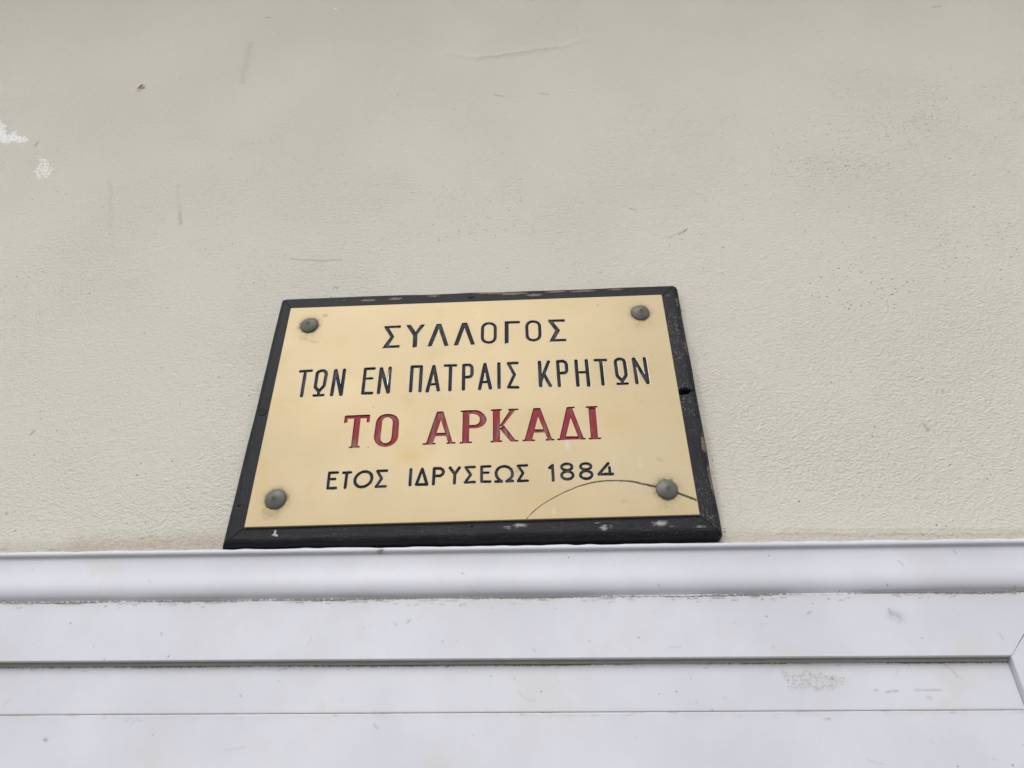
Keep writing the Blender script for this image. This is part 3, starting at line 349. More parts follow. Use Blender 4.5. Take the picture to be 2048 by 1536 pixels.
def profile_strip(name, xs, prof, edge, which, parent, origin, tilted=lambda z: 0.0, scuff=False):
    """prof: (d, z) mm from top to bottom; extruded along xs; edge: function z -> crevice closeness 0..1"""
    xs = np.asarray(xs, float); P = np.array(prof, float)
    X = np.repeat(xs[None, :], len(P), 0); D = np.repeat(P[:, :1], len(xs), 1); Z0 = np.repeat(P[:, 1:], len(xs), 1)
    k = np.array([tilted(z) for z in P[:, 1]])[:, None]
    Z = Z0+tilt(X)*k
    if which == 'corn': Z = Z+(vnoise(X, X*0, 11, 91)-.5)*1.1*(Z0 > 1941.5)          # uneven bead of old paint against the plaster
    V = np.stack([X/1e3, -D/1e3, Z/1e3], -1).reshape(-1, 3)-np.array(origin)
    e = edge(Z0, D); at = {'edge': np.clip(e*(.75+.5*vnoise(X, Z0*0, 60, 41)), 0, 1), 'dark': marks_on(which, X, Z)}
    at['scuff'] = smooth01(-poly_sdf(X+(vnoise(X, Z, 6, 43)-.5)*5, Z+(vnoise(X, Z, 6, 44)-.5)*5, SCUFF), -1, 2) if scuff else np.zeros_like(X)
    return mesh_obj(name, V, grid_faces(len(P), len(xs), True), WHITE, parent, True, {q: a.ravel() for q, a in at.items()})
def resample(prof, step):
    out = [prof[0]]
    for a, b in zip(prof[:-1], prof[1:]):
        n = max(1, int(math.hypot(b[0]-a[0], b[1]-a[1])/step))
        out += [(a[0]+(b[0]-a[0])*i/n, a[1]+(b[1]-a[1])*i/n) for i in range(1, n+1)]
    return out
FX = np.concatenate([[-880, -800, -650, -560], np.arange(-520, 450, 1.0)])
frame = empty('doorway', ((DOOR_X0+DOOR_X1)/2e3, 0, 0)); FO = tuple(frame.location)
tag(frame, 'white painted door frame with rounded cornice moulding, directly under the brass plaque', 'doorway', kind='thing')
near = lambda z, z0, w: np.exp(-np.clip(np.abs(z-z0)/w, 0, 9)**1.2)
def arc(cd, cz, rd, rz, a0, a1, n):
    return [(cd+rd*math.cos(math.radians(a0+(a1-a0)*i/n)), cz+rz*math.sin(math.radians(a0+(a1-a0)*i/n))) for i in range(n+1)]
corn = [(-2, 1943.4), (9.0, 1942.6), (11.2, 1941.6), (12.0, 1940.2), (11.8, 1938.8), (11.2, 1937.6), (9.0, 1936.8)]
def sweep():                                               # one smooth curve: nearly upright at the top, swelling out, rolling under
    s = np.linspace(0, 1, 56); th = np.radians(np.interp(s, [0, .12, .3, .45, .58, .7, .82, .92, 1], [-13, -7, 1, 5, 3, -8, -26, -48, -64]))
    for _ in range(3): th = np.convolve(np.pad(th, 2, mode='edge'), [.1, .2, .4, .2, .1], 'valid')
    z = np.concatenate([[0], -np.cumsum(np.cos(th[1:]))]); d = np.concatenate([[0], np.cumsum(np.sin(th[1:]))])
    k = (1936.4-1898.6)/-z[-1]; return [(8.6+q*k, 1936.4+w*k) for q, w in zip(d, z)]
cy = sweep(); corn += cy+[(cy[-1][0]-1.5, 1898.5), (6.0, 1898.4), (6.0, 1893.5)]
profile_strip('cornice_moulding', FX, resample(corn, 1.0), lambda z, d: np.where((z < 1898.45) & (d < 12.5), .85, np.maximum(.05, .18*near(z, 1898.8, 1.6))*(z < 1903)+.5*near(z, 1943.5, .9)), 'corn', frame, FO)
# head rail, its lower edge, then the jambs meeting it at a mitre
ZH = 1847.6
JX = DOOR_X1+STILE
def head_rail():
    prof = resample([(5.0, 1896.4), (9.4, 1896.3), (10.0, 1895.8), (10.0, ZH+.8), (9.3, ZH), (2.2, ZH)], .9)
    P = np.array(prof); rows, att_e, att_d = [], [], []
    t = np.concatenate([[0, .1, .2, .3], np.linspace(.31, 1, 1000)])
    X, D, Z = [], [], []
    for d, z in P:
        ins = np.clip(z-ZH, 0, 48)
        x0, x1 = DOOR_X0-ins+.15, DOOR_X1+ins-.15
        x = x0+(x1-x0)*t; X.append(x); D.append(np.full_like(x, d)); Z.append(np.full_like(x, z))
    X, D, Z0 = map(np.array, (X, D, Z)); Z = Z0+tilt(X)*np.clip((1895.7-Z0)/(1895.7-ZH), 0, 1)
    V = np.stack([X/1e3, -D/1e3, Z/1e3], -1).reshape(-1, 3)-np.array(FO)
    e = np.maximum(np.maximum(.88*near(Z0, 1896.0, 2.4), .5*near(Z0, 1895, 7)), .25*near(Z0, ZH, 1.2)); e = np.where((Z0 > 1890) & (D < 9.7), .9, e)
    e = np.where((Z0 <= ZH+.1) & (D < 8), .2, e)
    mesh_obj('head_rail', V, grid_faces(len(P), len(t), True), WHITE, frame, False,
             {'edge': (e*(.8+.4*vnoise(X, Z0*0, 45, 51))).ravel(), 'dark': marks_on('head', X, Z).ravel(), 'scuff': np.zeros(X.size)})
head_rail()
def jamb(side):
    inner = DOOR_X1 if side > 0 else DOOR_X0
    prof = [(2.2, 0), (9.3, 0), (10.0, .7), (10.0, STILE-1), (9.0, STILE), (-1.0, STILE)]      # (d, distance outwards)
    prof = resample(prof, 3.0); P = np.array(prof)
    t = np.concatenate([np.linspace(0, .6, 20)[:-1], np.linspace(.6, 1, 160)])
    X, D, Z = [], [], []
    for d, o in P:
        top = ZH+min(o, 48)-.15
        X.append(np.full_like(t, inner+side*o)); D.append(np.full_like(t, d)); Z.append(t*top)
    X, D, Z = map(np.array, (X, D, Z)); zz = Z+tilt(X)*(Z > 1500)*.95
    V = np.stack([X/1e3, -D/1e3, zz/1e3], -1).reshape(-1, 3)-np.array(FO)
    e = np.where(D < 7, .35, 0)*np.where(np.abs(X-inner) < 1, 1, 0)
    mesh_obj('jamb', V, grid_faces(len(P), len(t), side < 0), WHITE, frame, False, {'edge': e.ravel(), 'dark': (.25*np.exp(-(((X-383)/4)**2+((Z-1832)/5)**2))).ravel(), 'scuff': np.zeros(X.size)})
jamb(1); jamb(-1)
gx = np.array([DOOR_X0+1, DOOR_X1-.4])/1e3
def gasket():
    c = [(3.0, ZH-.05), (5.0, ZH-.05), (5.2, ZH-.9), (4.6, ZH-1.0), (4.6, ZH-1.5), (4.0, ZH-2.6), (3.0, ZH-2.7)]
    V = [(x-FO[0], -d/1e3, (z+tilt(x*1e3))/1e3) for x in gx for d, z in c]
    n = len(c); mesh_obj('gasket', V, [(i, (i+1) % n, n+(i+1) % n, n+i) for i in range(n)]+[tuple(range(n))[::-1], tuple(range(n, 2*n))], RUBBER, frame)
gasket()
door = empty('door', ((DOOR_X0+DOOR_X1)/2e3, 0, 0)); DO = tuple(door.location)
tag(door, 'flat white door leaf inside the white frame, with a scuffed grey patch', 'door', kind='thing')
dx = np.concatenate([[DOOR_X0+.5, -700, -600, -530], np.arange(-500, DOOR_X1-.3, 1.0), [DOOR_X1-.3]])
ZS = 1808.2
rail = resample([(-30, ZH-1.2), (3.0, ZH-1.2), (3.0, ZS+.4), (2.7, ZS+.12), (-1.5, ZS+.12)], 1.0)
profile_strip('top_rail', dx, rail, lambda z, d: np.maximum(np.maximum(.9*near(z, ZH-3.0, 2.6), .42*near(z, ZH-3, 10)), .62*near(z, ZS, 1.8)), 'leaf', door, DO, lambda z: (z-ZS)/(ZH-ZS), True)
pan = resample([(-1.5, ZS-.1), (2.7, ZS-.1), (3.0, ZS-.35), (3.0, 1760)], 1.0)+[(3.0, 1700), (3.0, 1500), (3.0, 900), (3.0, 12), (-30, 12)]
profile_strip('panel', dx, pan, lambda z, d: .62*near(z, ZS, 2.2), 'leaf', door, DO)

# ------------------------------------------------------------------ the plaque: local axes u (right), v (up), d (outwards), in mm
ROT = math.radians(.79)
plaque = empty('wall_plaque', (-.06336, 0, 2.09025), (0, -ROT, 0))
tag(plaque, 'rectangular brass plaque with engraved Greek lettering in a worn black wooden frame', 'plaque')
def loc3(u, v, d): return np.stack([np.asarray(u)/1e3, -np.asarray(d)/1e3, np.asarray(v)/1e3], -1)
FRONT, PLATE_F = 16.0, 18.5
OUT = dict(TL=(-219.0, 147.6), TR=(224.0, 146.2), BR=(222.6, -147.0), BL=(-223.4, -144.0)); HW, HH = 196.0, 120.0
INN = dict(TL=(-HW, HH), TR=(HW, HH), BR=(HW, -HH), BL=(-HW, -HH))
def rail_mesh(a, b, key, flakes=(), smears=(), nicks=(), hole=None, splat=None, wear=0.0):
    ia, ib, oa, ob = map(np.array, (INN[a], INN[b], OUT[a], OUT[b])); w = np.linalg.norm(oa-ia)*.72
    R_ = 8.0
    prof = [(s, FRONT) for s in np.linspace(0, 1-R_/w*.98, 26)]
    prof += [(1-(R_-R_*math.sin(q))/w, FRONT-R_+R_*math.cos(q)) for q in np.linspace(.06, math.pi/2, 18)]
    prof += [(1.0, d) for d in (6.5, 5, 3.5, 2, 1, 0)]
    L = np.linalg.norm(ob-oa); e = .22/L; t = np.linspace(e, 1-e, int(L/.9))
    P = np.array(prof); s = P[:, 0][:, None]; T = t[None, :]
    U = (ia[0]+(ib[0]-ia[0])*T)*(1-s)+(oa[0]+(ob[0]-oa[0])*T)*s
    V = (ia[1]+(ib[1]-ia[1])*T)*(1-s)+(oa[1]+(ob[1]-oa[1])*T)*s
    D = np.repeat(P[:, 1:], len(t), 1).copy()
    at = {k: np.zeros_like(U) for k in ('flake', 'smear', 'splat', 'pit')}
    horiz = abs(ob[0]-oa[0]) > abs(ob[1]-oa[1])
    along, across = (U, V) if horiz else (V, U)
    arc_s = np.concatenate([[0], np.cumsum(np.hypot(np.diff(P[:, 0])*w, np.diff(P[:, 1])))])[:, None]+0*U
    D -= (vnoise(along, arc_s*5, 30, 61+key)-.5)*.5*(D > 3)
    if horiz: V += (vnoise(along, arc_s*0, 45, 64+key)-.5)*.6*(s > .8)
    else: U += (vnoise(along, arc_s*0, 45, 64+key)-.5)*.6*(s > .8)
    for (u, v, ru, rv, k) in flakes: at['flake'] = np.maximum(at['flake'], k*np.exp(-((U-u)/ru)**2-((V-v)/rv)**2))
    for (u, v, ru, rv, k) in smears: at['smear'] = np.maximum(at['smear'], k*np.exp(-((U-u)/ru)**2-((V-v)/rv)**2))
    for (u, v, r) in nicks:
        g = np.exp(-((U-u)/(r*1.5))**2-((V-v)/r)**2); D -= g*1.2; at['pit'] = np.maximum(at['pit'], smooth01(g, .35, .7))
    if splat:
        q = np.arctan2(V-splat[1], U-splat[0]); rr = np.hypot(U-splat[0], V-splat[1])
        at['splat'] = .7*smooth01(.7+2.2*np.abs(np.cos(q*1.5+.9))**4*(1+.5*np.sin(q+1))+.5*np.abs(np.cos(q*3.5))-rr, -.3, .4)
    if hole:
        hp = [(x, y) for x, y in hole]; sd = poly_sdf(U+(vnoise(U, V, 3, 71)-.5)*2, V+(vnoise(U, V, 3, 72)-.5)*2, hp)
        g = smooth01(-sd, -.4, 1.0); D -= g*7.5; at['pit'] = np.maximum(at['pit'], g*.85)
        split = seg_dist(U, V+(vnoise(U, V, 3.5, 73)-.5)*2.2, [(hole[2][0]-1, hole[2][1]+.5), (226, hole[2][1]+1.5)])
        g = smooth01(-split, -1.1, -.35); D -= g*2.5; at['pit'] = np.maximum(at['pit'], g*.9)
        lift = np.exp(-((V-hole[0][1]-2)/3)**2)*np.exp(-((U-212)/6)**2); D += lift*1.0*(sd > 0)
    at.update(gu=along, gs=arc_s+across*0, gk=np.full_like(U, key*7.3), wear=np.full_like(U, wear))
    for (cu, cv), rad in ((OUT['TL'], 6.0), (OUT['TR'], 6.5), (OUT['BR'], 4.0)):       # worn, rounded corners
        su, sv = math.copysign(1, cu), math.copysign(1, cv); a_, b_ = (U-cu+su*rad)*su/rad, (V-cv+sv*rad)*sv/rad
        k_ = np.where((a_ > 0) & (b_ > 0), np.maximum(a_, b_)/np.maximum(np.hypot(a_, b_), 1e-6), 1.0)
        U = np.where(k_ < 1, cu-su*rad+su*rad*a_*k_, U); V = np.where(k_ < 1, cv-sv*rad+sv*rad*b_*k_, V)
    Vt = loc3(U, V, D).reshape(-1, 3); n, m = U.shape
    f = [tuple(q) for q in grid_faces(n, m, True)]
    base = len(Vt); back = loc3(U[0], V[0], np.zeros(m)); Vt = np.vstack([Vt, back])
    f.append(tuple([i*m for i in range(n)]+[base])); f.append(tuple([base+m-1]+[i*m+m-1 for i in range(n-1, -1, -1)]))
    for k in at: at[k] = np.concatenate([at[k].ravel(), at[k][0]])
    o = mesh_obj('frame_rail', Vt, f, WOOD, plaque, True, at)
    return o
top = rail_mesh('TL', 'TR', 0, flakes=[(-119, 137.5, 14, 2.2, .62), (-89, 138, 11, 2.4, .64), (-47, 140, 10, 2.4, .55), (18, 142.5, 26, 3.2, .68), (42, 139.5, 20, 2.6, .64), (66, 136, 13, 2.6, .62), (90, 140, 17, 2.2, .6), (118, 139.5, 22, 2, .62), (155, 140, 13, 2.2, .55), (-150, 139, 13, 1.8, .45)], wear=.25)
tag(top, 'top rail with flaking paint and bare wood')
bot = rail_mesh('BR', 'BL', 1, smears=[(45, -132.5, 14, 5, .62), (34, -134.5, 9, 5, .56), (119, -136.5, 14, 5.5, .56), (112, -132, 9, 2, .5), (169, -134, 13, 6, .64), (176, -137, 9, 2.5, .48), (203, -138, 10, 3, .58), (90, -129, 60, 2.0, .34), (150, -129, 40, 1.5, .3), (60, -139, 60, 5, .3), (160, -139, 50, 4, .32), (-80, -136, 70, 5, .26)], nicks=[(1.5, -132.4, .9)], splat=(-175.9, -134.2), wear=.3)
tag(bot, 'bottom rail with white paint smears')
left = rail_mesh('BL', 'TL', 2, nicks=[(-214.4, -106.4, 1.0)], wear=.15)
right = rail_mesh('TR', 'BR', 3, hole=[(205.5, 6.6), (211, 6.3), (216.5, 4.0), (214.5, 1.6), (210, .2), (204.5, .2)], flakes=[(219.5, -55, 3.5, 16, .58), (220.5, -92, 3, 24, .56), (219.5, 120, 3, 12, .45), (220, 60, 2.5, 20, .42)], smears=[(211, 128, 6, 14, .46), (212, -75, 8, 26, .42), (212, -112, 7, 24, .4), (218, -128, 3, 8, .35)], wear=.6)
tag(right, 'right rail with a broken-out screw hole and scratches')

def screw(rail_o, u, v, tilt_deg, r=4.1, d0=FRONT, nx=0.0, nv=0.0):
    """countersunk cross-head screw painted over in black, as a height field clipped to a disc"""
    rad = np.concatenate([np.linspace(0, r*.8, 15), [r*.86, r*.93, r, r*1.08, r*1.12]]); th = np.linspace(0, 2*math.pi, 73)[:-1]
    Rr, Th = np.meshgrid(rad, th, indexing='ij'); x, y = Rr*np.cos(Th), Rr*np.sin(Th)
    a = math.radians(tilt_deg); xr, yr = x*math.cos(a)+y*math.sin(a), -x*math.sin(a)+y*math.cos(a)
    cross = np.minimum(np.maximum(np.abs(xr)-2.2, np.abs(yr)-.55), np.maximum(np.abs(yr)-2.2, np.abs(xr)-.55))
    h = .5-1.5*smooth01(-cross, -.15, .3)-.7*smooth01(Rr, r*.84, r*.9)*(1-smooth01(Rr, r*.95, r*1.02))+.25*np.exp(-((Rr-r*1.02)/(r*.05))**2)-1.6*smooth01(Rr, r*1.05, r*1.12)
    D = d0+h+x*nx+y*nv
    Vt = loc3(u+x, v+y, D).reshape(-1, 3); n, m = x.shape
    i = np.arange(n*m).reshape(n, m); j = np.roll(i, -1, 1)
    f = np.stack([i[:-1], i[1:], j[1:], j[:-1]], -1).reshape(-1, 4)
    z = np.zeros(n*m)
    mesh_obj('screw', Vt, f, WOOD, rail_o, True, {'gu': x.ravel()+u, 'gs': y.ravel(), 'gk': z+5, 'wear': z, 'pit': (smooth01(-cross, -.1, .2)*.8).ravel(), 'flake': z, 'smear': z, 'splat': z})
screw(left, -211.2, -4.7, 20, 4.2, FRONT-.1)
screw(top, -5.0, 139.0, 8, 4.0, FRONT-.6, 0, -.25)

# ------------------------------------------------------------------ engraved brass plate: level sets of the stroke drawings cut into one triangulation
STEP = .36
def sdf_field(prims, pad=3.0, STEP=STEP):
    pts = np.array([p for it in prims for p in (it[-1] if it[0] != 'O' else it[1])])
    x0, y0 = pts.min(0)-pad-2; x1, y1 = pts.max(0)+pad+2
    gx_, gy_ = np.arange(x0, x1, STEP), np.arange(y0, y1, STEP); X, Y = np.meshgrid(gx_, gy_); F = np.full(X.shape, 9.0)
    for it in prims:
        q = np.array(it[1] if it[0] == 'O' else it[-1]); m = 5.0
        a, b = np.searchsorted(gx_, [q[:, 0].min()-m, q[:, 0].max()+m]); c, d = np.searchsorted(gy_, [q[:, 1].min()-m, q[:, 1].max()+m])
        w = (slice(c, d), slice(a, b)); x, y = X[w], Y[w]
        if it[0] == 'R': f = seg_dist(x, y, it[2])-it[1]
        elif it[0] == 'P': f = poly_sdf(x, y, it[1])
        else: f = np.maximum(poly_sdf(x, y, it[1]), -poly_sdf(x, y, it[2]))
        F[w] = np.minimum(F[w], f)
    return gx_, gy_, F, STEP
def contours(gx_, gy_, F, STEP, lev):
    G = F-lev; G = np.where(np.abs(G) < 1e-6, 1e-6, G); ny, nx = G.shape; pos = G > 0
    segs = {}
    code = pos[:-1, :-1]*1+pos[:-1, 1:]*2+pos[1:, 1:]*4+pos[1:, :-1]*8
    js, is_ = np.nonzero((code != 0) & (code != 15))
    def pt(key):
        k, j, i = key
        if k == 0: t = G[j, i]/(G[j, i]-G[j, i+1]); return (gx_[i]+t*STEP, gy_[j])
        t = G[j, i]/(G[j, i]-G[j+1, i]); return (gx_[i], gy_[j]+t*STEP)
    T = {1: [(3, 0)], 2: [(0, 1)], 3: [(3, 1)], 4: [(1, 2)], 5: [(3, 2), (1, 0)], 6: [(0, 2)], 7: [(3, 2)], 8: [(2, 3)], 9: [(2, 0)], 10: [(0, 3), (2, 1)], 11: [(2, 1)], 12: [(1, 3)], 13: [(1, 0)], 14: [(0, 3)]}
    adj = {}
    for j, i in zip(js.tolist(), is_.tolist()):
        ek = ((0, j, i), (1, j, i+1), (0, j+1, i), (1, j, i))
        for a, b in T[int(code[j, i])]:
            adj.setdefault(ek[a], []).append(ek[b]); adj.setdefault(ek[b], []).append(ek[a])
    loops, seen = [], set()
    for s in adj:
        if s in seen: continue
        cur, prev, lp = s, None, []
        while cur not in seen:
            seen.add(cur); lp.append(cur)
            nxt = [k for k in adj[cur] if k != prev and k not in seen]
            prev = cur
            if not nxt: break
            cur = nxt[0]
        if len(lp) > 4: loops.append([pt(k) for k in lp])
    return loops
def simplify(lp, tol):
    p = np.array(lp); n = len(p); keep = np.zeros(n, bool)
    a, b = 0, int(np.argmax(np.hypot(*(p-p[0]).T))); keep[[a, b]] = True
    st = [(a, b), (b, n)]
    while st:
        i, j = st.pop()
        if j-i < 2: continue
        A, B = p[i], p[j % n]; e = B-A; L = math.hypot(*e)+1e-9
        q = p[i+1:j]; d = np.abs(e[0]*(q[:, 1]-A[1])-e[1]*(q[:, 0]-A[0]))/L; k = int(np.argmax(d))
        if d[k] > tol: keep[i+1+k] = True; st += [(i, i+1+k), (i+1+k, j)]
    return p[keep]
def sample(fld, x, y):
    gx_, gy_, F, STEP = fld; i = (x-gx_[0])/STEP; j = (y-gy_[0])/STEP
    ok = (i >= 0) & (j >= 0) & (i < len(gx_)-1) & (j < len(gy_)-1); i0 = np.clip(i.astype(int), 0, len(gx_)-2); j0 = np.clip(j.astype(int), 0, len(gy_)-2)
    fu, fv = np.clip(i-i0, 0, 1), np.clip(j-j0, 0, 1)
    r = (F[j0, i0]*(1-fu)+F[j0, i0+1]*fu)*(1-fv)+(F[j0+1, i0]*(1-fu)+F[j0+1, i0+1]*fu)*fv
    return np.where(ok, r, 9.0)
WORDS = [(0, [], ['thin black engraved word ΣΥΛΛΟΓΟΣ']),
         (1, [-122.3, -75.0, 56.7], ['bold black engraved word ΤΩΝ', 'bold black engraved word ΕΝ', 'bold black engraved word ΠΑΤΡΑΙΣ', 'bold black engraved word ΚΡΗΤΩΝ']),
         (2, [-58.0], ['large red engraved word ΤΟ', 'large red engraved word ΑΡΚΑΔΙ']),
         (3, [-67.5, 63.0], ['small black engraved word ΕΤΟΣ', 'small black engraved word ΙΔΡΥΣΕΩΣ', 'small black engraved number 1884'])]
PW, PH = 203.9, 128.05
STUDS = [(-179.3, 102.4), (177.8, 103.2), (-179.7, -101.6), (178.2, -102.7)]
def build_plate():
    fields = [sdf_field(l) for l in INSCRIPTIONS]
    # crack: width grows to the right; one primitive per short piece
    cr = [('R', (a[1]+b[1])/2, [a[0], b[0]]) for a, b in zip(CRACK[:-1], CRACK[1:])]
    rr = random.Random(3); fine = []
    for it in cr:
        (ax, ay), (bx, by) = it[2]; n = 5; prev = (ax, ay)
        for k in range(1, n+1):
            q = (ax+(bx-ax)*k/n, ay+(by-ay)*k/n+(rr.uniform(-.22, .22) if k < n else 0)); fine.append(('R', it[1]*rr.uniform(.8, 1.15), [prev, q])); prev = q
    fields.append(sdf_field(fine, 2.0, .14))
    LEV = [[(.54, 0, 0), (.12, .24, 1), (-.42, 1.15, 2)], [(.66, 0, 0), (.14, .26, 1), (-.5, 1.35, 2)], [(.16, 0, 0), (-.10, .35, 1), (-.42, 1.25, 2)], [(.54, 0, 0), (.10, .24, 1), (-.42, 1.15, 2)], [(.26, 0, 0), (-.08, 1.6, 1)]]
    verts, edges, depth = [], [], []
    def add_loop(p, d):
        b = len(verts); n = len(p)
        for q in p: verts.append((float(q[0]), float(q[1]))); depth.append(d)
        edges.extend((b+i, b+(i+1) % n) for i in range(n))
    add_loop([(-PW, -PH), (PW, -PH), (PW, PH), (-PW, PH)], .45); ins = .45
    add_loop([(-PW+ins, -PH+ins), (PW-ins, -PH+ins), (PW-ins, PH-ins), (-PW+ins, PH-ins)], 0.0)
    for fld, lv in zip(fields, LEV):
        gx_, gy_, F, st = fld
        Yg, Xg = np.meshgrid(gy_, gx_, indexing='ij')
        lim = np.maximum(np.abs(Xg)-(PW-.7), np.abs(Yg)-(PH-.7)); F[:] = np.maximum(F, lim)     # keep cuts inside the rim
        for l, d, _ in lv:
            for lp in contours(gx_, gy_, F, st, l):
                s = simplify(lp, .035)
                if len(s) >= 3: add_loop(s, d)
    # interior points so that stains can vary over the face
    g = 2.2; X, Y = np.meshgrid(np.arange(-PW+1.5, PW-1.5, g), np.arange(-PH+1.5, PH-1.5, g)); X = X+rng.uniform(-.4, .4, X.shape); Y = Y+rng.uniform(-.4, .4, Y.shape)
    m = np.full(X.shape, 9.0)
    for fld in fields: m = np.minimum(m, sample(fld, X, Y))
    for x, y in zip(X[m > .9], Y[m > .9]): verts.append((float(x), float(y))); depth.append(0.0)
    vo, eo, fo, ov, oe, of = delaunay_2d_cdt([Vector(v) for v in verts], edges, [], 0, 1e-5)
    P = np.array([(v.x, v.y) for v in vo]); dep = np.array([depth[o[0]] if o else 0.0 for o in ov]); F = np.array([tuple(f) for f in fo if len(f) == 3])
    c = P[F].mean(1); lab = np.full(len(F), -1); slot = np.zeros(len(F), int)
    for k, fld in enumerate(fields):
        s = sample(fld, c[:, 0], c[:, 1]); fd = dep[F]
        if k < 4:
            paint = LEV[k][1][0] if k != 2 else .02
            flat = (fd.max(1)-fd.min(1) < 1e-6)
            inside = np.where(k == 2, (fd.max(1) > .01), (fd.min(1) > .2))
            slot[(s < LEV[k][0][0]) & ~inside & (fd.max(1) > .01)] = 1
            lab[(s < LEV[k][0][0]+.02) & inside] = k
        else:
            slot[(s < .24) & (fd.max(1) > .01)] = 1; slot[(s < -.05) & (fd.min(1) > 1.0)] = 2
    # the foot of the last 4 has lost its paint
    bd = seg_dist(c[:, 0], c[:, 1], BARE); lost = (lab == 3) & (bd < 1.7); lab[lost] = -1; slot[lost] = 1
    area = (P[F[:, 1], 0]-P[F[:, 0], 0])*(P[F[:, 2], 1]-P[F[:, 0], 1])-(P[F[:, 1], 1]-P[F[:, 0], 1])*(P[F[:, 2], 0]-P[F[:, 0], 0])
    F[area < 0] = F[area < 0][:, ::-1]
    D = PLATE_F-dep
    V3 = loc3(P[:, 0], P[:, 1], D)
    def piece(name, sel, mats, idx, parent, attrs=None, extra=False):
        f = F[sel]; u, inv = np.unique(f, return_inverse=True); f2 = inv.reshape(f.shape)
        vv = V3[u]; mi = idx[sel] if idx is not None else None
        at = {k: a[u] for k, a in (attrs or {}).items()}
        if extra:                                            # the plate's edge, back to the wooden frame
            q = [(-PW, -PH), (PW, -PH), (PW, PH), (-PW, PH)]; b = len(vv)
            e = np.array([loc3(x, y, PLATE_F-.45) for x, y in q]+[loc3(x, y, FRONT-.1) for x, y in q]); vv = np.vstack([vv, e])
            tri = []
            for i in range(4):
                j = (i+1) % 4; tri += [(b+i, b+4+i, b+4+j), (b+i, b+4+j, b+j)]
            f2 = np.vstack([f2, tri]); mi = np.concatenate([mi, np.zeros(8, int)])
            at = {k: np.concatenate([a, np.zeros(8)]) for k, a in at.items()}
        return mesh_obj(name, vv, f2, mats, parent, False, at, mi)
    # stains on the face
    x, y = P[:, 0], P[:, 1]; grime = np.zeros(len(P)); pale = np.zeros(len(P)); tarn = np.zeros(len(P)); drip = np.zeros(len(P))
    for q, (su, sv) in enumerate(STUDS):
        r = np.hypot(x-su, y-sv); grime = np.maximum(grime, .95*np.exp(-np.clip(r-9.8, 0, 99)/(1.6, 1.8, 2.2, 2.4)[q])*(.5+vnoise(x, y, 3, 81)))
        grime = np.maximum(grime, .28*np.exp(-((x-su)/9)**2-((y-sv+15)/6)**2)*vnoise(x, y, 2.5, 82)*2)
    grime = np.maximum(grime, .6*smooth01(-poly_sdf(x, y, [(-190, -112), (-186, -108), (-184, -116), (-188, -120)]), -2, 1.5)*vnoise(x, y, 2.2, 83)*1.6)
    for s, r, pts in ((.7, .9, [(-164.6, 116.4), (-163, 116.0)]), (.3, 1, [(-182, 84), (-177, 83.5)]), (.35, 1, [(-173, 80.5), (-168, 79.5)]), (.4, .8, [(174, -72), (178, -73)]), (.35, .7, [(42, -80), (48, -78.5)]), (.5, .8, [(138, -113)]), (.5, .8, [(143, -114)]), (.4, .7, [(-1, -101)])):
        grime = np.maximum(grime, s*np.exp(-(seg_dist(x, y, pts)/(r*1.6))**2))
    tarn = .42*np.exp(-((x+58)/12+(y+60)/40)**2-((y+60)/9)**2)+.16*np.exp(-((y+PH)/7)**2)*vnoise(x, y, 40, 85)+.20*np.exp(-((x+196)/10)**2)*vnoise(x, y, 60, 86)*(y < -60)
    tarn += .22*np.exp(-((x-70)/50)**2-((y+108)/12)**2)*vnoise(x, y, 25, 87)+.1*np.exp(-((y+30)/14)**2)*vnoise(x, y, 45, 88)
    pale = .75*np.exp(-((x-166)/32)**2-((y+78)/26)**2)*vnoise(x, y, 16, 89)+.35*np.exp(-((x-100)/80)**2-((y+96)/14)**2)*vnoise(x, y, 22, 90)
    for (u, v, ru, rv, k) in ((91.1, -53.4, 1.0, 5.0, .62), (74.8, -120.5, .9, 3.2, .45), (91, -49, 1.5, 1.6, .4), (157, -75, 1.2, 6, .14), (133, -70, 1, 7, .1)):
        drip = np.maximum(drip, k*np.exp(-(np.abs((x-u)/(ru*1.5))**2.5)-np.abs((y-v)/rv)**4))
    plate = piece('brass_plate', lab == -1, [BRASS, BARE_BRASS, CRACK_DARK], slot, plaque, dict(grime=grime, tarnish=np.clip(tarn, 0, 1), pale=pale, drip=drip), True)
    tag(plate, 'satin brass plate, cracked across its lower right corner')
    for k, cuts, lbs in WORDS:
        word = np.digitize(c[:, 0], cuts)
        for q, lb in enumerate(lbs):
            tag(piece('engraved_word', (lab == k) & (word == q), RED_FILL if k == 2 else BLACK_FILL, None, plate), lb)
build_plate()

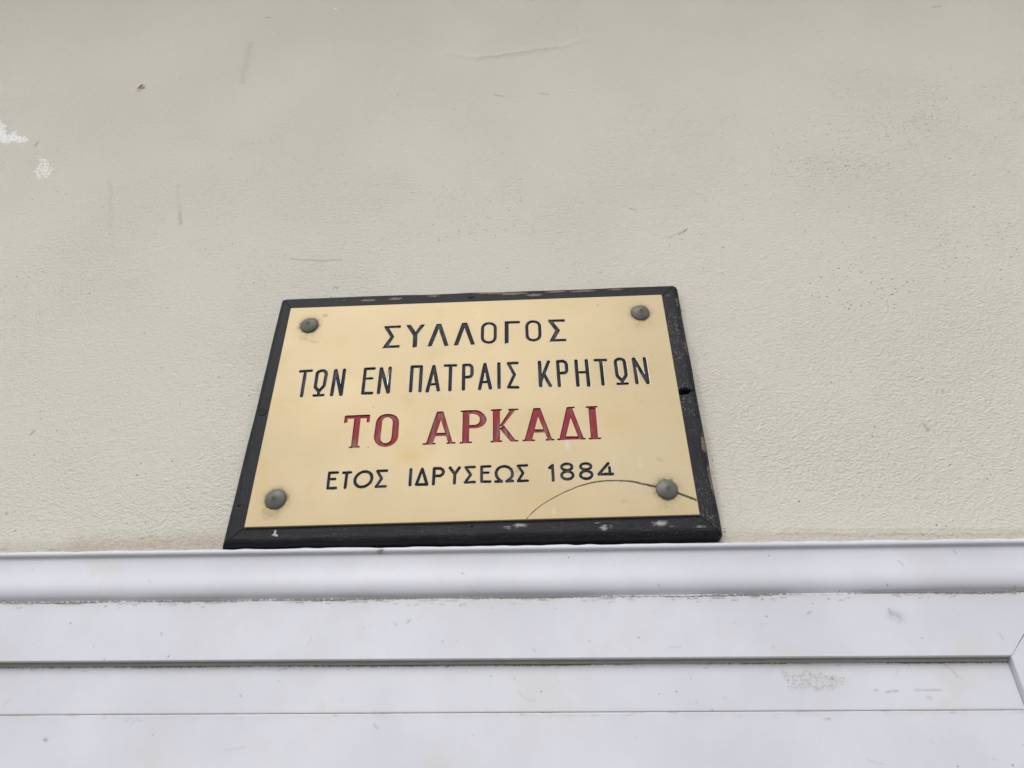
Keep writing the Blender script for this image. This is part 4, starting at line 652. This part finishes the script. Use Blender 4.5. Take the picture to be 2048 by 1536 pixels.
# ------------------------------------------------------------------ four pointed cap studs
def stud(u, v, turn, tu=0.0, tv=0.0):
    prof = [(0, 6.9), (.4, 6.75), (1.0, 6.25), (1.8, 5.6), (2.9, 5.0), (4.4, 4.35), (6.0, 3.6), (7.8, 2.7), (9.0, 1.9), (9.7, 1.2), (10.0, .5), (9.9, 0), (9.4, -.05)]
    n = 56; th = np.linspace(0, 2*math.pi, n+1)[:-1]+turn; V, f = [], []
    V.append(loc3(u, v, PLATE_F+prof[0][1]))
    for r, h in prof[1:]:
        wob = 1+.012*np.sin(th*3+turn*5)
        V += list(loc3(u+r*wob*np.cos(th), v+r*wob*np.sin(th), np.full(n, PLATE_F+h)+r*(tu*np.cos(th)+tv*np.sin(th))*(h > .2)))
    for i in range(n): f.append((0, 1+i, 1+(i+1) % n))
    for k in range(len(prof)-2):
        for i in range(n): a, b = 1+k*n+i, 1+k*n+(i+1) % n; f.append((a, a+n, b+n, b))
    return mesh_obj('stud', np.array(V), f, LEAD, plaque, True)
for k, ((u, v), (tu, tv)) in enumerate(zip(STUDS, ((.05, -.02), (-.03, .03), (.02, .05), (-.05, -.03)))): stud(u, v, k*1.1, tu, tv)

# ------------------------------------------------------------------ unseen overhang added high above to keep the zenith light off the wall
def added_balcony():
    o = empty('added_balcony', (0, 0, 4.2)); tag(o, 'plain concrete overhang added out of view above the plaque to block zenith light', 'added_balcony')
    def box(name, a, b, m): 
        (x0, y0, z0), (x1, y1, z1) = a, b
        return mesh_obj(name, [(x0, y0, z0), (x1, y0, z0), (x1, y1, z0), (x0, y1, z0), (x0, y0, z1), (x1, y0, z1), (x1, y1, z1), (x0, y1, z1)],
                        [(0, 3, 2, 1), (4, 5, 6, 7), (0, 1, 5, 4), (1, 2, 6, 5), (2, 3, 7, 6), (3, 0, 4, 7)], m, o)
    box('added_slab', (-2.2, -1.2, 0), (2.2, .0, .18), PAVING)
    box('added_parapet', (-2.2, -1.2, .18), (2.2, -1.08, 1.1), PLASTER)
added_balcony()
